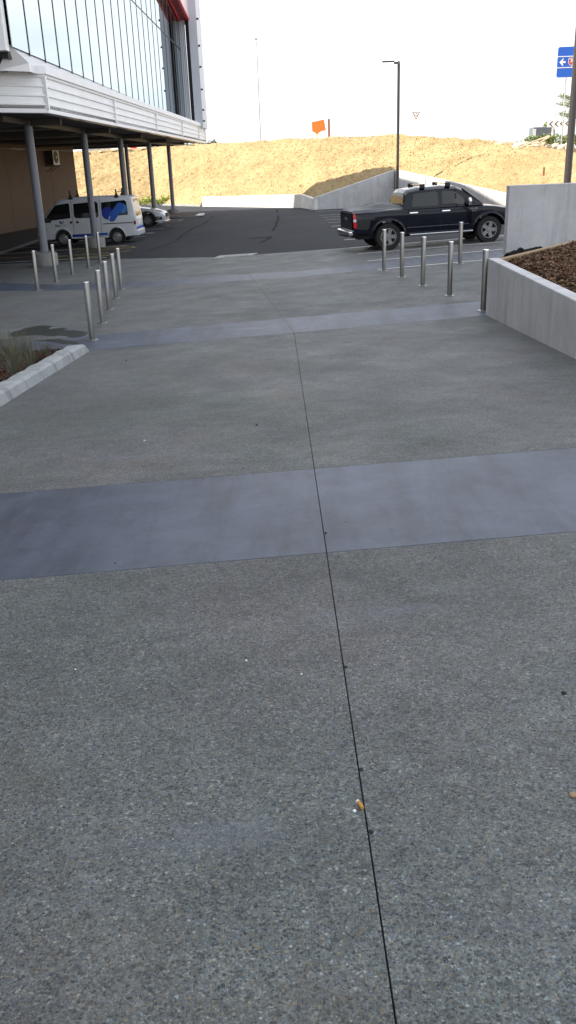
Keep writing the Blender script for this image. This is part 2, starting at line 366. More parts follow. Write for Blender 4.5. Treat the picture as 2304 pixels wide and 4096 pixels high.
# asphalt car park
xs = [-30, -24, -20, -16, -13, -10.4, -8, -5.9, -4, -2.2, 0, 1.7, 3.5, 5, 8, 12.5, 16.5]
ks = [0, .04, .12, .2, .28, .36, .45, .55, .65, .8, 1]
v = []
for k in ks:
    for x in xs:
        y0 = itp(bord, max(-20, min(12.5, x))); y = y0+(92-y0)*k
        v.append((x, y, gz(x, y)-(.004 if k == 0 else 0)))
n_ = len(xs); f = [(j*n_+i, j*n_+i+1, (j+1)*n_+i+1, (j+1)*n_+i) for j in range(len(ks)-1) for i in range(n_-1)]
tag(raw('car_park', v, f, M_asph), kind='structure')
AZ = lambda x, y: gz(x, y)
def ribbon(mb, pts, w, z=.006, zf=gz):
    P = [Vector(p) for p in pts]
    L = []
    for i, p in enumerate(P):
        d = (P[min(i+1, len(P)-1)]-P[max(i-1, 0)]).normalized(); nn = Vector((-d.y, d.x))*w/2
        L.append((p+nn, p-nn))
    for (a, b), (c, d) in zip(L, L[1:]):
        mb.add([(q.x, q.y, zf(q.x, q.y)+z) for q in (a, b, d, c)], [(0, 1, 2, 3)])
def dens(a, b, step=1.0):
    n = max(1, int(math.dist(a, b)/step)); return [(a[0]+(b[0]-a[0])*i/n, a[1]+(b[1]-a[1])*i/n) for i in range(n+1)]
marks = empty('road_markings', kind='structure')
for y in (37.25, 40.05, 42.3, 44.2, 45.0, 48.0, 50.4, 55.2, 57.5):
    m = MB(); ribbon(m, dens((-12.2, y), (-6.9, y)), .10, .009); m.build('bay_line', M_linew, marks)
for y in (31.2,):
    m = MB(); ribbon(m, dens((-11.5, 32.6), (-6.6, 31.4)), .08, .012); m.build('bay_line', M_linew, marks)
for x0, y0 in ((1.36, 61.0), (1.41, 58.4), (1.44, 54.9), (1.48, 50.9), (1.51, 47.1), (1.54, 43.5), (1.57, 40.3), (1.63, 37.8), (1.66, 35), (1.68, 32)):
    m = MB(); ribbon(m, dens((x0, y0), (x0+5, y0+.85)), .10, .010); m.build('bay_line', M_linew, marks)
for a, b in (((1.92, 21.55), (6.2, 22.45)), ((1.85, 23.84), (6.9, 24.75)), ((1.76, 26.1), (7.2, 27.0)), ((1.69, 28.4), (7.2, 29.35))):
    m = MB(); ribbon(m, dens(a, b), .085, .010); m.build('bay_line', M_linew, marks)
# yellow marking letters seen flat-on in the shade
for pts in ([(-11.4, 34.9), (-10.3, 34.2), (-11.5, 33.9)], [(-10.3, 34.3), (-9.3, 34.6)], [(-9.6, 33.9), (-8.3, 33.2), (-9.6, 33.0)], [(-8.9, 33.5), (-8.5, 33.6)],
            [(-8.2, 33.5), (-6.9, 33.0), (-6.2, 34.0)], [(-8.0, 33.9), (-7.0, 33.9)], [(-8.5, 31.9), (-7.9, 31.8), (-7.5, 32.2)],
            [(-7.7, 32.1), (-7.0, 32.4), (-6.6, 32.2), (-6.9, 31.9), (-7.7, 31.9)], [(-7.6, 35.8), (-7.1, 36.2), (-6.5, 36.1), (-6.3, 35.6), (-6.8, 35.2), (-7.6, 35.3), (-8.0, 35.5)],
            [(-8.6, 35.5), (-8.1, 35.7)], [(-7.0, 55.5), (-6.9, 56.6), (-8.2, 56.5)], [(-12, 36.7), (-6.9, 36.7)]):
    m = MB(); ribbon(m, pts, .11, .016); m.build('yellow_stroke', M_liney, marks)
for pts, w in (([(-1.35, 66), (-1.2, 61.7), (-1.0, 55), (-.95, 45), (-1.0, 39), (-1.05, 35.5), (-1.3, 33.5)], .13), ([(-1.9, 36.2), (-1.4, 36.4), (-1.0, 36.1)], .5), ([(-5.3, 60), (-5.1, 52), (-5.2, 45), (-5.0, 38), (-5.4, 33)], .09)):
    q = []
    for a, b in zip(pts, pts[1:]): q += dens(a, b)[:-1]
    m = MB(); ribbon(m, [(x+.02*math.sin(y*.9), y) for x, y in q+[pts[-1]]], w, .005); tag(m.build('road_seal_line', M_seal), kind='structure')

# wet patches near the planter
def blob(pts, name, label):
    q = []
    n = len(pts)
    for i in range(n):
        p0, p1_, p2_, p3 = [Vector(pts[(i+k) % n]) for k in (-1, 0, 1, 2)]
        for s in range(5):
            t = s/5; c = .5*((2*p1_)+(p2_-p0)*t+(2*p0-5*p1_+4*p2_-p3)*t*t+(3*p1_-p0-3*p2_+p3)*t**3)
            nn = noise.noise(Vector((c.x*7, c.y*7, 0)))*.07+noise.noise(Vector((c.x*19, c.y*19, 4)))*.03; q.append((c.x+nn, c.y+nn))
    tag(MB().prism(q, lambda x, y: p2(x, y)-.01, lambda x, y: p2(x, y)+.0025).build(name, M_wet), label=label, cat='puddle')
blob([(-5.0, 15.1), (-4.9, 15.7), (-4.66, 15.95), (-4.42, 15.8), (-4.38, 15.45), (-4.12, 15.5), (-4.0, 15.15), (-3.8, 15.1), (-3.5, 14.6), (-3.65, 14.35), (-3.95, 14.65), (-4.15, 14.6), (-4.5, 14.9), (-4.8, 14.8)], 'wet_patch', 'large dark wet patch on the concrete behind the grass planter')
blob([(-5.6, 13.6), (-5.0, 13.9), (-4.6, 13.75), (-4.3, 13.5), (-4.7, 13.35), (-5.2, 13.4)], 'wet_patch', 'damp streak seen through the grass tufts at the back of the planter')
blob([(-4.3, 14.25), (-4.05, 14.35), (-3.75, 14.1), (-3.5, 13.85), (-3.45, 13.6), (-3.7, 13.75), (-4.0, 14.05)], 'wet_patch', 'small ragged wet streak beside the planter kerb tip')
blob([(-6.1, 15.3), (-5.6, 15.6), (-5.25, 15.3), (-5.4, 15.05), (-5.9, 15.0)], 'wet_patch', 'wet patch cut by the left edge of the photo')
blob([(-5.9, 14.75), (-5.2, 14.7), (-4.7, 14.45), (-5.2, 14.35), (-5.8, 14.5)], 'wet_patch', 'narrow wet streak between the grass and the larger wet patch')

for pts in ([(-4.3, 17.9), (-3.9, 17.85), (-3.5, 17.95)], [(-3.1, 12.95), (-2.5, 13.1), (-1.6, 13.22)], [(-2.55, 13.1), (-2.4, 13.16)]):
    m = MB(); ribbon(m, [(x+.02*math.sin(i*7), y) for i, (x, y) in enumerate(sum([dens(a, b, .15) for a, b in zip(pts, pts[1:])], []))], .008, .0015, p2); tag(m.build('hairline_crack', M_gap), kind='structure')
# drain with a pale concrete collar in the seam of asphalt and concrete
dr = empty('drain', (-1.95, 28.35, 0), label='slotted drain grate in a pale concrete collar at asphalt edge', cat='drain')
MB().prism([(-.62, -.38), (.55, -.15), (.72, .55), (-.5, .5)], lambda x, y: p2(x-1.95, y+28.35)-.05, lambda x, y: p2(x-1.95, y+28.35)+.012).build('collar', mat('pale_mortar', (.36, .36, .34), .8, var=.15), dr)
for i in range(9):
    a = -.3+i*.085; z = p2(-1.95+a, 28.3)+.016
    MB().box(a, a+.045, -.2+i*.012, .06+i*.012, z-.01, z).build('slot', M_dark, dr)

# ------------------------------------------------------------------ main building (upper block on columns)
BL = empty('commercial_building', (-6.66, 26.15, 0), label='white and glass commercial building raised on round grey columns', cat='building')
def W(mb, name, m, **k):                # world-space mesh made a child of the building
    par = k.pop('parent', BL); o = mb.build(name, m, **k); o.parent = par
    o.matrix_parent_inverse = Matrix.Translation((6.66, -26.15, 0)) if par is BL else Matrix()
    return o
NC = Vector((-6.66, 26.15)); FC = Vector((-6.02, 65.2)); LC = Vector((-13.5, 19.3))      # canopy edge corners
def fac(t, off=0): d = (FC-NC).normalized(); return NC+d*t+Vector((d.y, -d.x))*off
def cha(t, off=0): d = (LC-NC).normalized(); return NC+d*t+Vector((-d.y, d.x))*off*1
# slab of the canopy: soffit and roof of the ledge
edge = [tuple(NC), tuple(FC), (-26, 65.2), (-26, 19.3), tuple(LC)]
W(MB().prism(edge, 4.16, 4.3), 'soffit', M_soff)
W(MB().prism([(-6.75, 26.2), (-6.1, 65.1), (-7.3, 65.1), (-8, 19.8), (-13.4, 19.5)], 5.0, 5.06), 'ledge_roof', M_whitetrim)
# fascia: ribbed sheets between cover strips
def ribbed(P0, P1, z0, z1, name):
    P0, P1 = Vector(P0), Vector(P1); d = (P1-P0).normalized(); o_ = Vector((d.y, -d.x))
    if o_.x < 0: o_ = -o_
    rows = [(z0, 0)]
    ribs = [z0+.05, z0+.27, z0+.50, z0+.73]
    for r in ribs: rows += [(r, 0), (r+.022, .035), (r+.06, .035), (r+.085, 0)]
    rows.append((z1, 0))
    vs = []; fs = []
    for z, of in rows:
        for P in (P0, P1): q = P+o_*of; vs.append((q.x, q.y, z))
    for q in range(len(rows)-1): fs.append((2*q, 2*q+1, 2*q+3, 2*q+2))
    n = len(vs)
    for P in (P0, P1): q = P-o_*.05; vs += [(q.x, q.y, z0), (q.x, q.y, z1)]
    fs += [(n, n+1, n+3, n+2)]
    me = MB(); me.add(vs, fs); return W(me, name, M_white)
cov = [0, 9.0, 18.4, 27.4, 35.3, 39.05]
for a, b in zip(cov, cov[1:]): ribbed(fac(a+.04), fac(b-.04), 4.24, 5.06, 'fascia_sheet')
for a, b in ((.04, 5.3), (5.38, 9.6)): ribbed(cha(a), cha(b), 4.24, 5.06, 'fascia_sheet')
for t in cov:
    q = fac(max(.0, t-.0)); W(MB().box(q.x-.05, q.x+.06, q.y-.06, q.y+.06, 4.20, 5.02), 'cover_strip', M_whitetrim)
def trim(z, w, h, off, name, m):
    pts = [cha(9.6, off), cha(0, off), fac(39.05, off)]
    mb = MB()
    c0 = NC+Vector((1, -.45)).normalized()*off*1.05
    L = [Vector(cha(9.6)), NC.copy(), Vector(fac(39.05))]
    outs = [Vector((.707, -.707)), Vector((.9, -.36)), Vector((1, -.016))]
    vs = []
    for p, o_ in zip(L, outs):
        for of, zz in ((off-w, z), (off, z), (off, z+h), (off-w, z+h)): q = p+o_*of; vs.append((q.x, q.y, zz))
    mb.add(vs, [(0, 4, 5, 1), (1, 5, 6, 2), (2, 6, 7, 3), (3, 7, 4, 0), (4, 8, 9, 5), (5, 9, 10, 6), (6, 10, 11, 7), (7, 11, 8, 4), (0, 1, 2, 3), (8, 11, 10, 9)])
    return W(mb, name, m, bevel=.01)
trim(4.115, .3, .11, .03, 'bottom_trim', M_whitetrim); trim(5.065, .25, .2, .10, 'cap_flashing', M_white); trim(5.0, .08, .07, .045, 'cap_flashing', M_whitetrim)
# sloping sill from ledge up to the glass
W(MB().add([(-6.75, 25.2, 5.25), (-6.12, 65, 5.25), (-6.95, 62.2, 5.5), (-7.02, 24.6, 5.62), (-6.75, 25.2, 5.05), (-6.12, 65, 5.05), (-7.4, 62.2, 5.05), (-7.4, 24.6, 5.05)],
           [(0, 1, 2, 3), (0, 4, 5, 1), (3, 2, 6, 7), (1, 5, 6, 2), (0, 3, 7, 4)]), 'sill_flashing', M_whitetrim)
# mirror glazing
GX = lambda y: -6.93-.0009*(y-26); y0, dy = 26.08, 1.611
TOPZ = 14.6
W(MB().prism([(-7.25, 24.5), (-7.05, 24.5), (-7.1, 62.3), (-7.3, 62.3)], 5.3, TOPZ-.1), 'backing_wall', M_dark)
edges = [24.55]+[y0+dy*i for i in range(23)]
edges[-1] = 62.2
gv = []
for i, (a, b) in enumerate(zip(edges, edges[1:])):
    zb, zt = 5.56-.0028*(a-26), TOPZ
    for (z0, z1) in ((zb, 9.55), (9.58, zt-.15)):
        W(MB().box(GX(a)-.02, GX(a), a+.008, b-.008, z0, z1), 'glass_pane', M_glass)
for y in edges[1:-1]: W(MB().box(GX(y)-.04, GX(y)+.016, y-.028, y+.028, 5.5, TOPZ-.1), 'mullion', M_mull)
W(MB().box(-7.0, -6.925, 24.6, 62.2, 9.55, 9.58), 'wire_reflection', M_mull)  # dark bar modelling an overhead cable's reflection in the glass
W(MB().box(-7.45, -7.0, 24.2, 24.5, 5.45, TOPZ), 'pilaster', M_white)
W(MB().box(-7.05, -6.60, 62.3, 62.5, 5.0, TOPZ), 'reveal_panel', M_pil)
for x in (-6.94, -6.83, -6.72, -6.63): W(MB().box(x-.007, x+.007, 62.285, 62.3, 5.1, TOPZ-.1), 'groove', M_mull)
W(MB().box(-6.60, -6.33, 62.7, 62.9, 5.0, TOPZ), 'recess', M_dark)
W(MB().box(-6.33, -5.82, 62.2, 65.3, 5.0, TOPZ), 'pilaster', M_pil)
for z in (5.35, 6.0, 7.2, 8.5, 9.7, 11.2): W(MB().box(-5.82, -5.70, 62.3, 62.45, z, z+.1), 'bracket_and_reflection', M_plas)
for z in (6.1, 7.2, 8.6, 9.6): W(MB().box(-7.2, -7.05, 62.12, 62.27, z, z+.08), 'bracket_and_reflection', M_plas)  # modelled mirror image of the pilaster brackets in the glass
W(MB().prism([(-6.6, 24), (-6.6, 65.3), (-26, 65.3), (-26, 24)], TOPZ, TOPZ+.25), 'roof', M_grey)
W(MB().prism([(-6.7, 24), (-6.7, 52), (-26, 52), (-26, 24)], TOPZ+.25, TOPZ+2.2), 'roof_parapet', M_grey)
W(MB().prism([(-7.35, 24.5), (-7.35, 65.1), (-25.8, 65.1), (-25.8, 24.5)], 5.06, TOPZ), 'upper_wall', M_grey)
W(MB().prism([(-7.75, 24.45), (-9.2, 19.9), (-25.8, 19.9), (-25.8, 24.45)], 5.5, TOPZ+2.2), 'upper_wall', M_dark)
W(MB().prism([(-7.3, 24.3), (-7.8, 19.9), (-25.8, 19.9), (-25.8, 24.4)], 5.06, 5.5), 'sill_flashing', M_whitetrim)
# columns on concrete pedestals
for i, y in enumerate((29.75, 37.5, 45.3, 54.2, 62.6)):
    x = -8.25; z = gz(x, y); c = MB().tube((x, y, z+.42), (x, y, 4.17), .13, n=28)
    col = W(c, 'column', M_col, smooth=40)
    pd = MB().lathe([(.40, z-.05), (.40, z+.36), (.37, z+.40)], 28, Matrix.Translation((x, y, 0)))
    W(pd, 'pedestal', M_ped, smooth=40)
    W(MB().box(x-.22, x+.22, y-.22, y+.22, z+.40, z+.425), 'base_plate', M_col)
    for bx, by in ((-.2, -.2), (.2, -.2), (-.2, .2), (.2, .2)): W(MB().tube((x+bx, y+by, z+.42), (x+bx, y+by, z+.5), .016, n=6), 'anchor_bolt', M_chrome)
for x, y in ((-10.6, 60.0),):
    z = gz(x, y); W(MB().tube((x, y, z), (x, y, 4.17), .115, n=20), 'column', M_col, smooth=40)
# steelwork and services under the canopy
for y in (29.75, 37.5, 45.3, 54.2, 62.6): W(MB().box(-15.5, -7.2, y-.09, y+.09, 3.98, 4.16), 'soffit_beam', M_beam)
W(MB().box(-8.33, -8.17, 27, 65, 4.0, 4.15), 'soffit_beam', M_beam)
for y in (33.5, 41.3, 49.7, 58.3): W(MB().tube((-14.8, y, 4.03), (-8.4, y, 4.03), .025, n=6), 'conduit', M_pipe)
W(MB().tube((-15.35, 44, 3.86), (-14.15, 60.5, 3.86), .03, n=8), 'conduit', M_pipe)
W(MB().tube((-8.2, 55, 4.0), (-6.6, 63.5, 3.98), .03, n=8), 'conduit', M_pipe)
W(MB().box(-15.35, -15.2, 51.2, 53.2, 3.84, 3.94), 'strip_light', M_whitetrim)
# ground-floor block in tan render, with recessed panel joints
def wl(y): return -15.6+(y-50)*.1236
ysj = [20, 27, 34, 41, 47, 50.75, 56.9, 61.0]
for a, b in zip(ysj, ysj[1:]):
    W(MB().prism([(wl(a)-.2, a+.02), (wl(a), a+.02), (wl(b), b-.02), (wl(b)-.2, b-.02)], -.9, 4.16), 'wall_panel', M_tan)
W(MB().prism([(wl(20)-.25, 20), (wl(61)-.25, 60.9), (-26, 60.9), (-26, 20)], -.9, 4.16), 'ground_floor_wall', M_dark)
W(MB().prism([(wl(61)-.15, 61), (wl(61), 61), (wl(61), 61.15), (-26, 61.15), (-26, 61)], -.9, 4.16), 'wall_panel', M_tan)
# raised footpath along the tan wall
tag(MB().prism([(-12.0, 34.5), (-12.35, 43.4), (-13.2, 61), (wl(61), 61), (wl(34), 34)], -.9, lambda x, y: -.33).build('footpath', mat('dark_path_concrete', (.07, .07, .075), .7, var=.15), bevel=.02), kind='structure')
# air conditioner
def wall_M(y, z): d = Vector((.1236, 1)).normalized(); return Matrix(((d.y, d.x, 0, wl(y)), (-d.x, d.y, 0, y), (0, 0, 1, z), (0, 0, 0, 1)))
ac = empty('air_conditioner', label='cream air conditioning unit with round fan high on the tan wall', cat='air conditioner'); ac.matrix_world = wall_M(56.6, 3.02)
MB().box(.18, .58, -.55, .45, 0, .84).build('housing', M_acw, ac, bevel=.015)
MB().box(.17, .57, -.56, -.551, .02, .82).build('side_panel', M_acd, ac)
MB().lathe([(.33, 0), (.33, .02), (.31, .02)], 28, Matrix.Translation((.58, -.1, .44)) @ Matrix.Rotation(R_(90), 4, 'Y')).build('fan_grille', M_acd, ac, smooth=40)
MB().lathe([(.08, 0), (.08, .03)], 16, Matrix.Translation((.595, -.1, .44)) @ Matrix.Rotation(R_(90), 4, 'Y')).build('fan_hub', M_acw, ac)
for y in (-.4, .3):
    MB().beam((0, y, -.03), (.62, y, -.03), .05, .05).beam((0, y, -.35), (.55, y, -.06), .03, .03).build('wall_bracket', M_plas, ac)
# red sign hung on the facade
sg = empty('shop_sign', (-6.4, 63.4, 11.05), label='red framed sign with pale pink face high on the glass facade', cat='sign'); sg.rotation_euler = (R_(-5.5), 0, 0)
MB().box(-.45, .05, -6.6, 0, .12, 3.4).build('sign_box', M_red, sg)
MB().box(.052, .11, -6.55, -.05, .14, 3.4).build('sign_face', M_pink, sg)
MB().box(-.02, .12, -6.6, 0, 0, .12).build('frame', M_red, sg); MB().box(-.52, -.40, -6.6, 0, 0, .12).build('frame', M_red, sg)
MB().box(-.40, -.02, -6.58, -.02, .03, .10).build('underside', M_dark, sg)
for i in range(16): MB().box(-.5, .1, -6.5+i*.42, -6.46+i*.42, .01, .1).build('frame_rib', M_red, sg)
for y, w, c in ((-1.6, .35, M_navy), (-3.2, .8, M_red), (-5, .9, M_red)): MB().box(.112, .12, y-w/2, y+w/2, 1.9, 3.0).build('letter_block', c, sg)
# unseen wing added left of the frame to shade the paving, pale for bounce
blocker = empty('shade_block', (-14, -5, 0), label='tall pale wing added out of view left of the paving to shade it', cat='building')
MB().box(-16, 0, -30, 24.2, -1, 25).build('wall', mat('pale_bounce_cladding', (.68, .69, .70), .7, var=.05), blocker)
for i in range(8): MB().box(.002, .05, -28+i*6.4, -23.2+i*6.4, 2, 6).build('window', M_wind, blocker)

# ------------------------------------------------------------------ retaining walls
def wall(name, pts, zt, t, label, m=M_conc, zb=None, joints=(), side=1):
    root = empty(name, (pts[0][0], pts[0][1], 0), label=label, cat='wall')
    P = [Vector(p) for p in pts]; nrm = []
    for i, p in enumerate(P):
        d = (P[min(i+1, len(P)-1)]-P[max(i-1, 0)]).normalized(); nrm.append(Vector((-d.y, d.x))*side)
    for i in range(len(P)-1):
        a, b = P[i], P[i+1]; n = max(1, len(joints) and int(round((b-a).length/joints[0])) or 1)
        for k in range(n):
            e = (b-a).normalized()*.006
            s0 = a+(b-a)*(k/n)+(e if k else e*0); s1 = a+(b-a)*((k+1)/n)-(e if k < n-1 else e*0)
            n0 = nrm[i].lerp(nrm[i+1], k/n); n1 = nrm[i].lerp(nrm[i+1], (k+1)/n)
            z0 = zt[i]+(zt[i+1]-zt[i])*k/n; z1 = zt[i]+(zt[i+1]-zt[i])*(k+1)/n
            q = [s0, s1, s1+n1*t, s0+n0*t]
            bz = [(zb if zb is not None else gz(w.x, w.y)-.15) for w in q]
            o = root.location
            vs = [(w.x-o.x, w.y-o.y, h) for w, h in zip(q, bz)]+[(w.x-o.x, w.y-o.y, h) for w, h in zip(q, (z0, z1, z1, z0))]
            MB().add(vs, [(0, 1, 2, 3), (4, 5, 6, 7), (0, 1, 5, 4), (1, 2, 6, 5), (2, 3, 7, 6), (3, 0, 4, 7)]).build('wall_panel', m, root, bevel=.012)
    return root
PK = (6.96, 65.0)
wall('low_wall', [(-7.55, 75.5), (.44, 66.7), (1.32, 63.1)], [.36, .55, .32], .25, 'low sunlit white wall at the foot of the straw bank', m=concrete('limewashed_concrete', (.72, .71, .68), .1), joints=(4.2,))
wall('gable_wall', [(1.34, 63.12), PK], [.40, 1.965], .25, 'grey retaining wall rising to a peak left of the lamp post', joints=(9,))
wall('sloping_wall', [(7.0, 64.95), (10.15, 45), (13.2, 33)], [1.96, .9, .55], .25, 'retaining wall descending to the right behind the dark pickup', joints=(5.3,), side=1)
wall('end_wall', [(4.83, 21.0), (9.5, 21.0)], [1.975, 1.985], .3, 'tall grey concrete wall in front of the pickup bonnet', joints=(9,))
lw = wall('planter_wall', [(2.93, 13.9), (2.93, 3.5)], [1.155, 1.155], .17, 'low grey planter wall beside the nearest right bollard', joints=(99,), side=1)
wall('lip_wall', [(3.14, 13.86), (6.4, 18.1)], [1.14, 1.16], .1, 'thin tan topped edging wall at the back of the bark planter', m=mat('tan_edging', (.30, .2, .11), .8), side=1)
# bark planter on the right
def chips(n, fn, mats, size, parent=None, name='bark_chips', kind='stuff', flat=.5):
    per = n//len(mats); res = []
    for m in mats:
        c = np.array([fn() for _ in range(per)])
        s = size*rng.uniform(.5, 1.5, per); a = rng.uniform(0, 6.28, per); tl = rng.normal(0, flat, (per, 2))
        lx = s[:, None]*np.stack([np.cos(a), np.sin(a), tl[:, 0]], 1); ly = (s*rng.uniform(.25, .55, per))[:, None]*np.stack([-np.sin(a), np.cos(a), tl[:, 1]], 1)
        th = np.array([0, 0, 1.])*size*.18
        V = np.stack([c-lx-ly, c+lx-ly*.6, c+lx*.8+ly, c-lx*.7+ly, c-lx-ly+th, c+lx-ly*.6+th, c+lx*.8+ly+th, c-lx*.7+ly+th], 1).reshape(-1, 3)
        b = (np.arange(per)*8)[:, None]
        Fq = np.concatenate([b+np.array(q) for q in ((4, 5, 6, 7), (0, 1, 5, 4), (1, 2, 6, 5), (2, 3, 7, 6), (3, 0, 4, 7))])
        o = raw(name, V, Fq, m, parent); o['kind'] = kind; res.append(o)
    return res
def bedz(x, y): return 1.09+.028*(x-3.1)+.05*noise.noise(Vector((x*1.5, y*1.5, 3)))+.015*noise.noise(Vector((x*7, y*7, 1)))-.06*max(0, 1-(x-3.1)/.25)
poly = [(3.1, 13.83), (3.1, 4), (9, 4), (9, 18), (6.42, 18.1)]
def inside(x, y): return 3.1 < x < 9 and 4 < y < 13.83+(x-3.12)*1.3
v = []; f = []; nx, ny = 60, 90
for j in range(ny+1):
    for i in range(nx+1):
        x = 3.1+(i/nx)**1.3*6; ymax = min(18.2, 13.83+(x-3.12)*1.29); y = 4+(ymax-4)*j/ny; v.append((x, y, bedz(x, y)))
for j in range(ny):
    for i in range(nx): k = j*(nx+1)+i; f.append((k, k+1, k+nx+2, k+nx+1))
tag(raw('bark_mulch', v, f, M_mulchR, smooth=True), kind='structure')
def rp():
    while True:
        x = 3.12+rng.random()*3.6; y = 8.5+rng.random()*9.5
        if inside(x, y+.05): return (x, y, bedz(x, y)+.01)
chips(16000, rp, M_chipR, .026)
# black weed mat crumpled behind the lip
v = []; f = []
N = 34
LD = Vector((3.26, 4.24)).normalized(); LN = Vector((-LD.y, LD.x))
for i in range(N+1):
    for j in range(5):
        s = i/N; q = Vector((3.20, 13.94))+LD*(.50+s*1.35)+LN*(.13+.045*j); h = .6*(.01+.04*abs(noise.noise(Vector((s*11, 5, 0))))+.10*math.exp(-((s-.38)/.07)**2)+.04*math.exp(-((s-.2)/.1)**2))*(1-.6*s)
        v.append((q.x, q.y+.02*noise.noise(Vector((s*9, j, 2))), (1.02, 1.13+h, 1.15+h, 1.10+h*.6, .9)[j]))
for i in range(N):
    for j in range(4): k = i*5+j; f.append((k, k+5, k+6, k+1))
tag(raw('weed_mat', v, f, mat('black_sheeting', (.006, .006, .006), .9, spec=.1), smooth=True), label='crumpled black weed mat along the back edge of bark planter', cat='plastic sheet')

# ------------------------------------------------------------------ left planter: kerb, bark, grass tufts
kb = empty('kerb', (-3.12, 13, 0), label='pale concrete kerb of stones edging the grass planter', cat='kerb')
ky = 13.02; i = 0
while ky > 3:
    L = (.62, .55, .72, .60, .66, .58)[i % 6]; g = .012; a, b = ky-(g if i else 0), ky-L; wv = [.0, .012, -.008, .01][i % 4]
    tip = (i == 0)
    vs = []
    for y, h, wd in ((a, .02 if tip else .125, .10 if tip else .25), (a-.12, .115 if tip else .13, .20 if tip else .255), ((a+b)/2, .132, .262+wv), (b, .126, .25)):
        x0 = -3.12
        for px, pz in ((x0+.005, -.03), (x0-.03-.02*wd, h*.78), (x0-.075, h), (x0-wd, h), (x0-wd-.01, -.03)): vs.append((px+3.12, y-13, gz(px, y)+pz))
    fs = []
    for s in range(3):
        for q in range(4): fs.append((s*5+q, s*5+q+1, s*5+q+6, s*5+q+5))
    fs += [(0, 1, 2, 3, 4), (19, 18, 17, 16, 15)]
    MB().add(vs, fs).build('kerb_stone', M_kerb, kb, bevel=.012); ky -= L; i += 1
def plz(x, y): return p1(x, y)+.05+.03*noise.noise(Vector((x*2, y*2, 5)))
v = []; f = []
for j in range(40):
    for i in range(24):
        y = 4+9.05*j/39; x = -3.36-(2.9+.2*math.sin(y))*(i/23)*(1 if y < 11.5 else max(.12, 1-(y-11.5)*.55)); v.append((x, y, plz(x, y)-(.05 if i == 23 or j == 39 else 0)))
for j in range(39):
    for i in range(23): k = j*24+i; f.append((k, k+1, k+25, k+24))
tag(raw('planter_bark', v, f, M_soil, smooth=True), kind='structure')
def lp():
    y = 7.5+rng.random()*5.4; w = (2.8)*(1 if y < 11.5 else max(.12, 1-(y-11.5)*.55)); x = -3.38-rng.random()*w; return (x, y, plz(x, y)+.012)
chips(6000, lp, [mat('red_chip', (.085, .032, .016), .9), mat('dim_chip', (.05, .026, .016), .9), M_chipR[2]], .022)
tuft_pos = [(-3.62, 12.45, .62), (-3.52, 11.25, .6), (-3.95, 12.0, 1.0), (-3.72, 11.35, 1.0), (-3.5, 10.55, .8), (-4.2, 12.5, .8), (-4.15, 11.9, 1.0), (-3.85, 10.8, .9), (-3.85, 12.3, 1.0), (-3.62, 11.8, .7), (-4.35, 12.2, 1.0)]
tl = ['sparse grey grass tuft nearest the kerb tip', 'low grey grass tuft close behind the kerb', 'tall wispy grass tuft in front of the large wet patch', 'broad grass tuft in the middle of the planter', 'grass tuft leaning over the planter kerb',
      'fine grass tuft at the back of the planter', 'dense dark grass tuft at the left edge of the photo', 'straw tipped grass tuft low in the planter corner', 'tallest wispy grass tuft standing before the wet streak', 'small grass tuft on the bark beside the kerb', 'grass tuft at the far left back of the planter']
for (x, y, s), lb in zip(tuft_pos, tl):
    V = []; Fc = []
    root = empty('ornamental_grass', (x, y, plz(x, y)-.01), label=lb, cat='grass plant', group='grass tufts in the left planter')
    for mi, m in enumerate(M_gr):
        V = []; Fc = []
        for b in range(int((60, 55, 42)[mi]*s)):
            a = rng.uniform(0, 6.28); ln = s*rng.uniform(.22, .56)*(1.1 if mi == 1 else 1); sp = rng.uniform(.1, .75); r0 = rng.uniform(0, .07); wd = .0019
            d = np.array([math.cos(a), math.sin(a), 0]); pr = np.array([-d[1], d[0], 0])*wd; base = d*r0; k0 = len(V)
            for q in range(4):
                t_ = q/3; p = base+d*(sp*ln*t_**1.8)+np.array([0, 0, ln*t_*(1-.2*sp*t_)]); w_ = pr*(1-t_*.8); V += [p-w_, p+w_]
            for q in range(3): Fc.append((k0+2*q, k0+2*q+1, k0+2*q+3, k0+2*q+2))
        raw('blades', np.array(V), Fc, m, root)['kind'] = 'stuff'

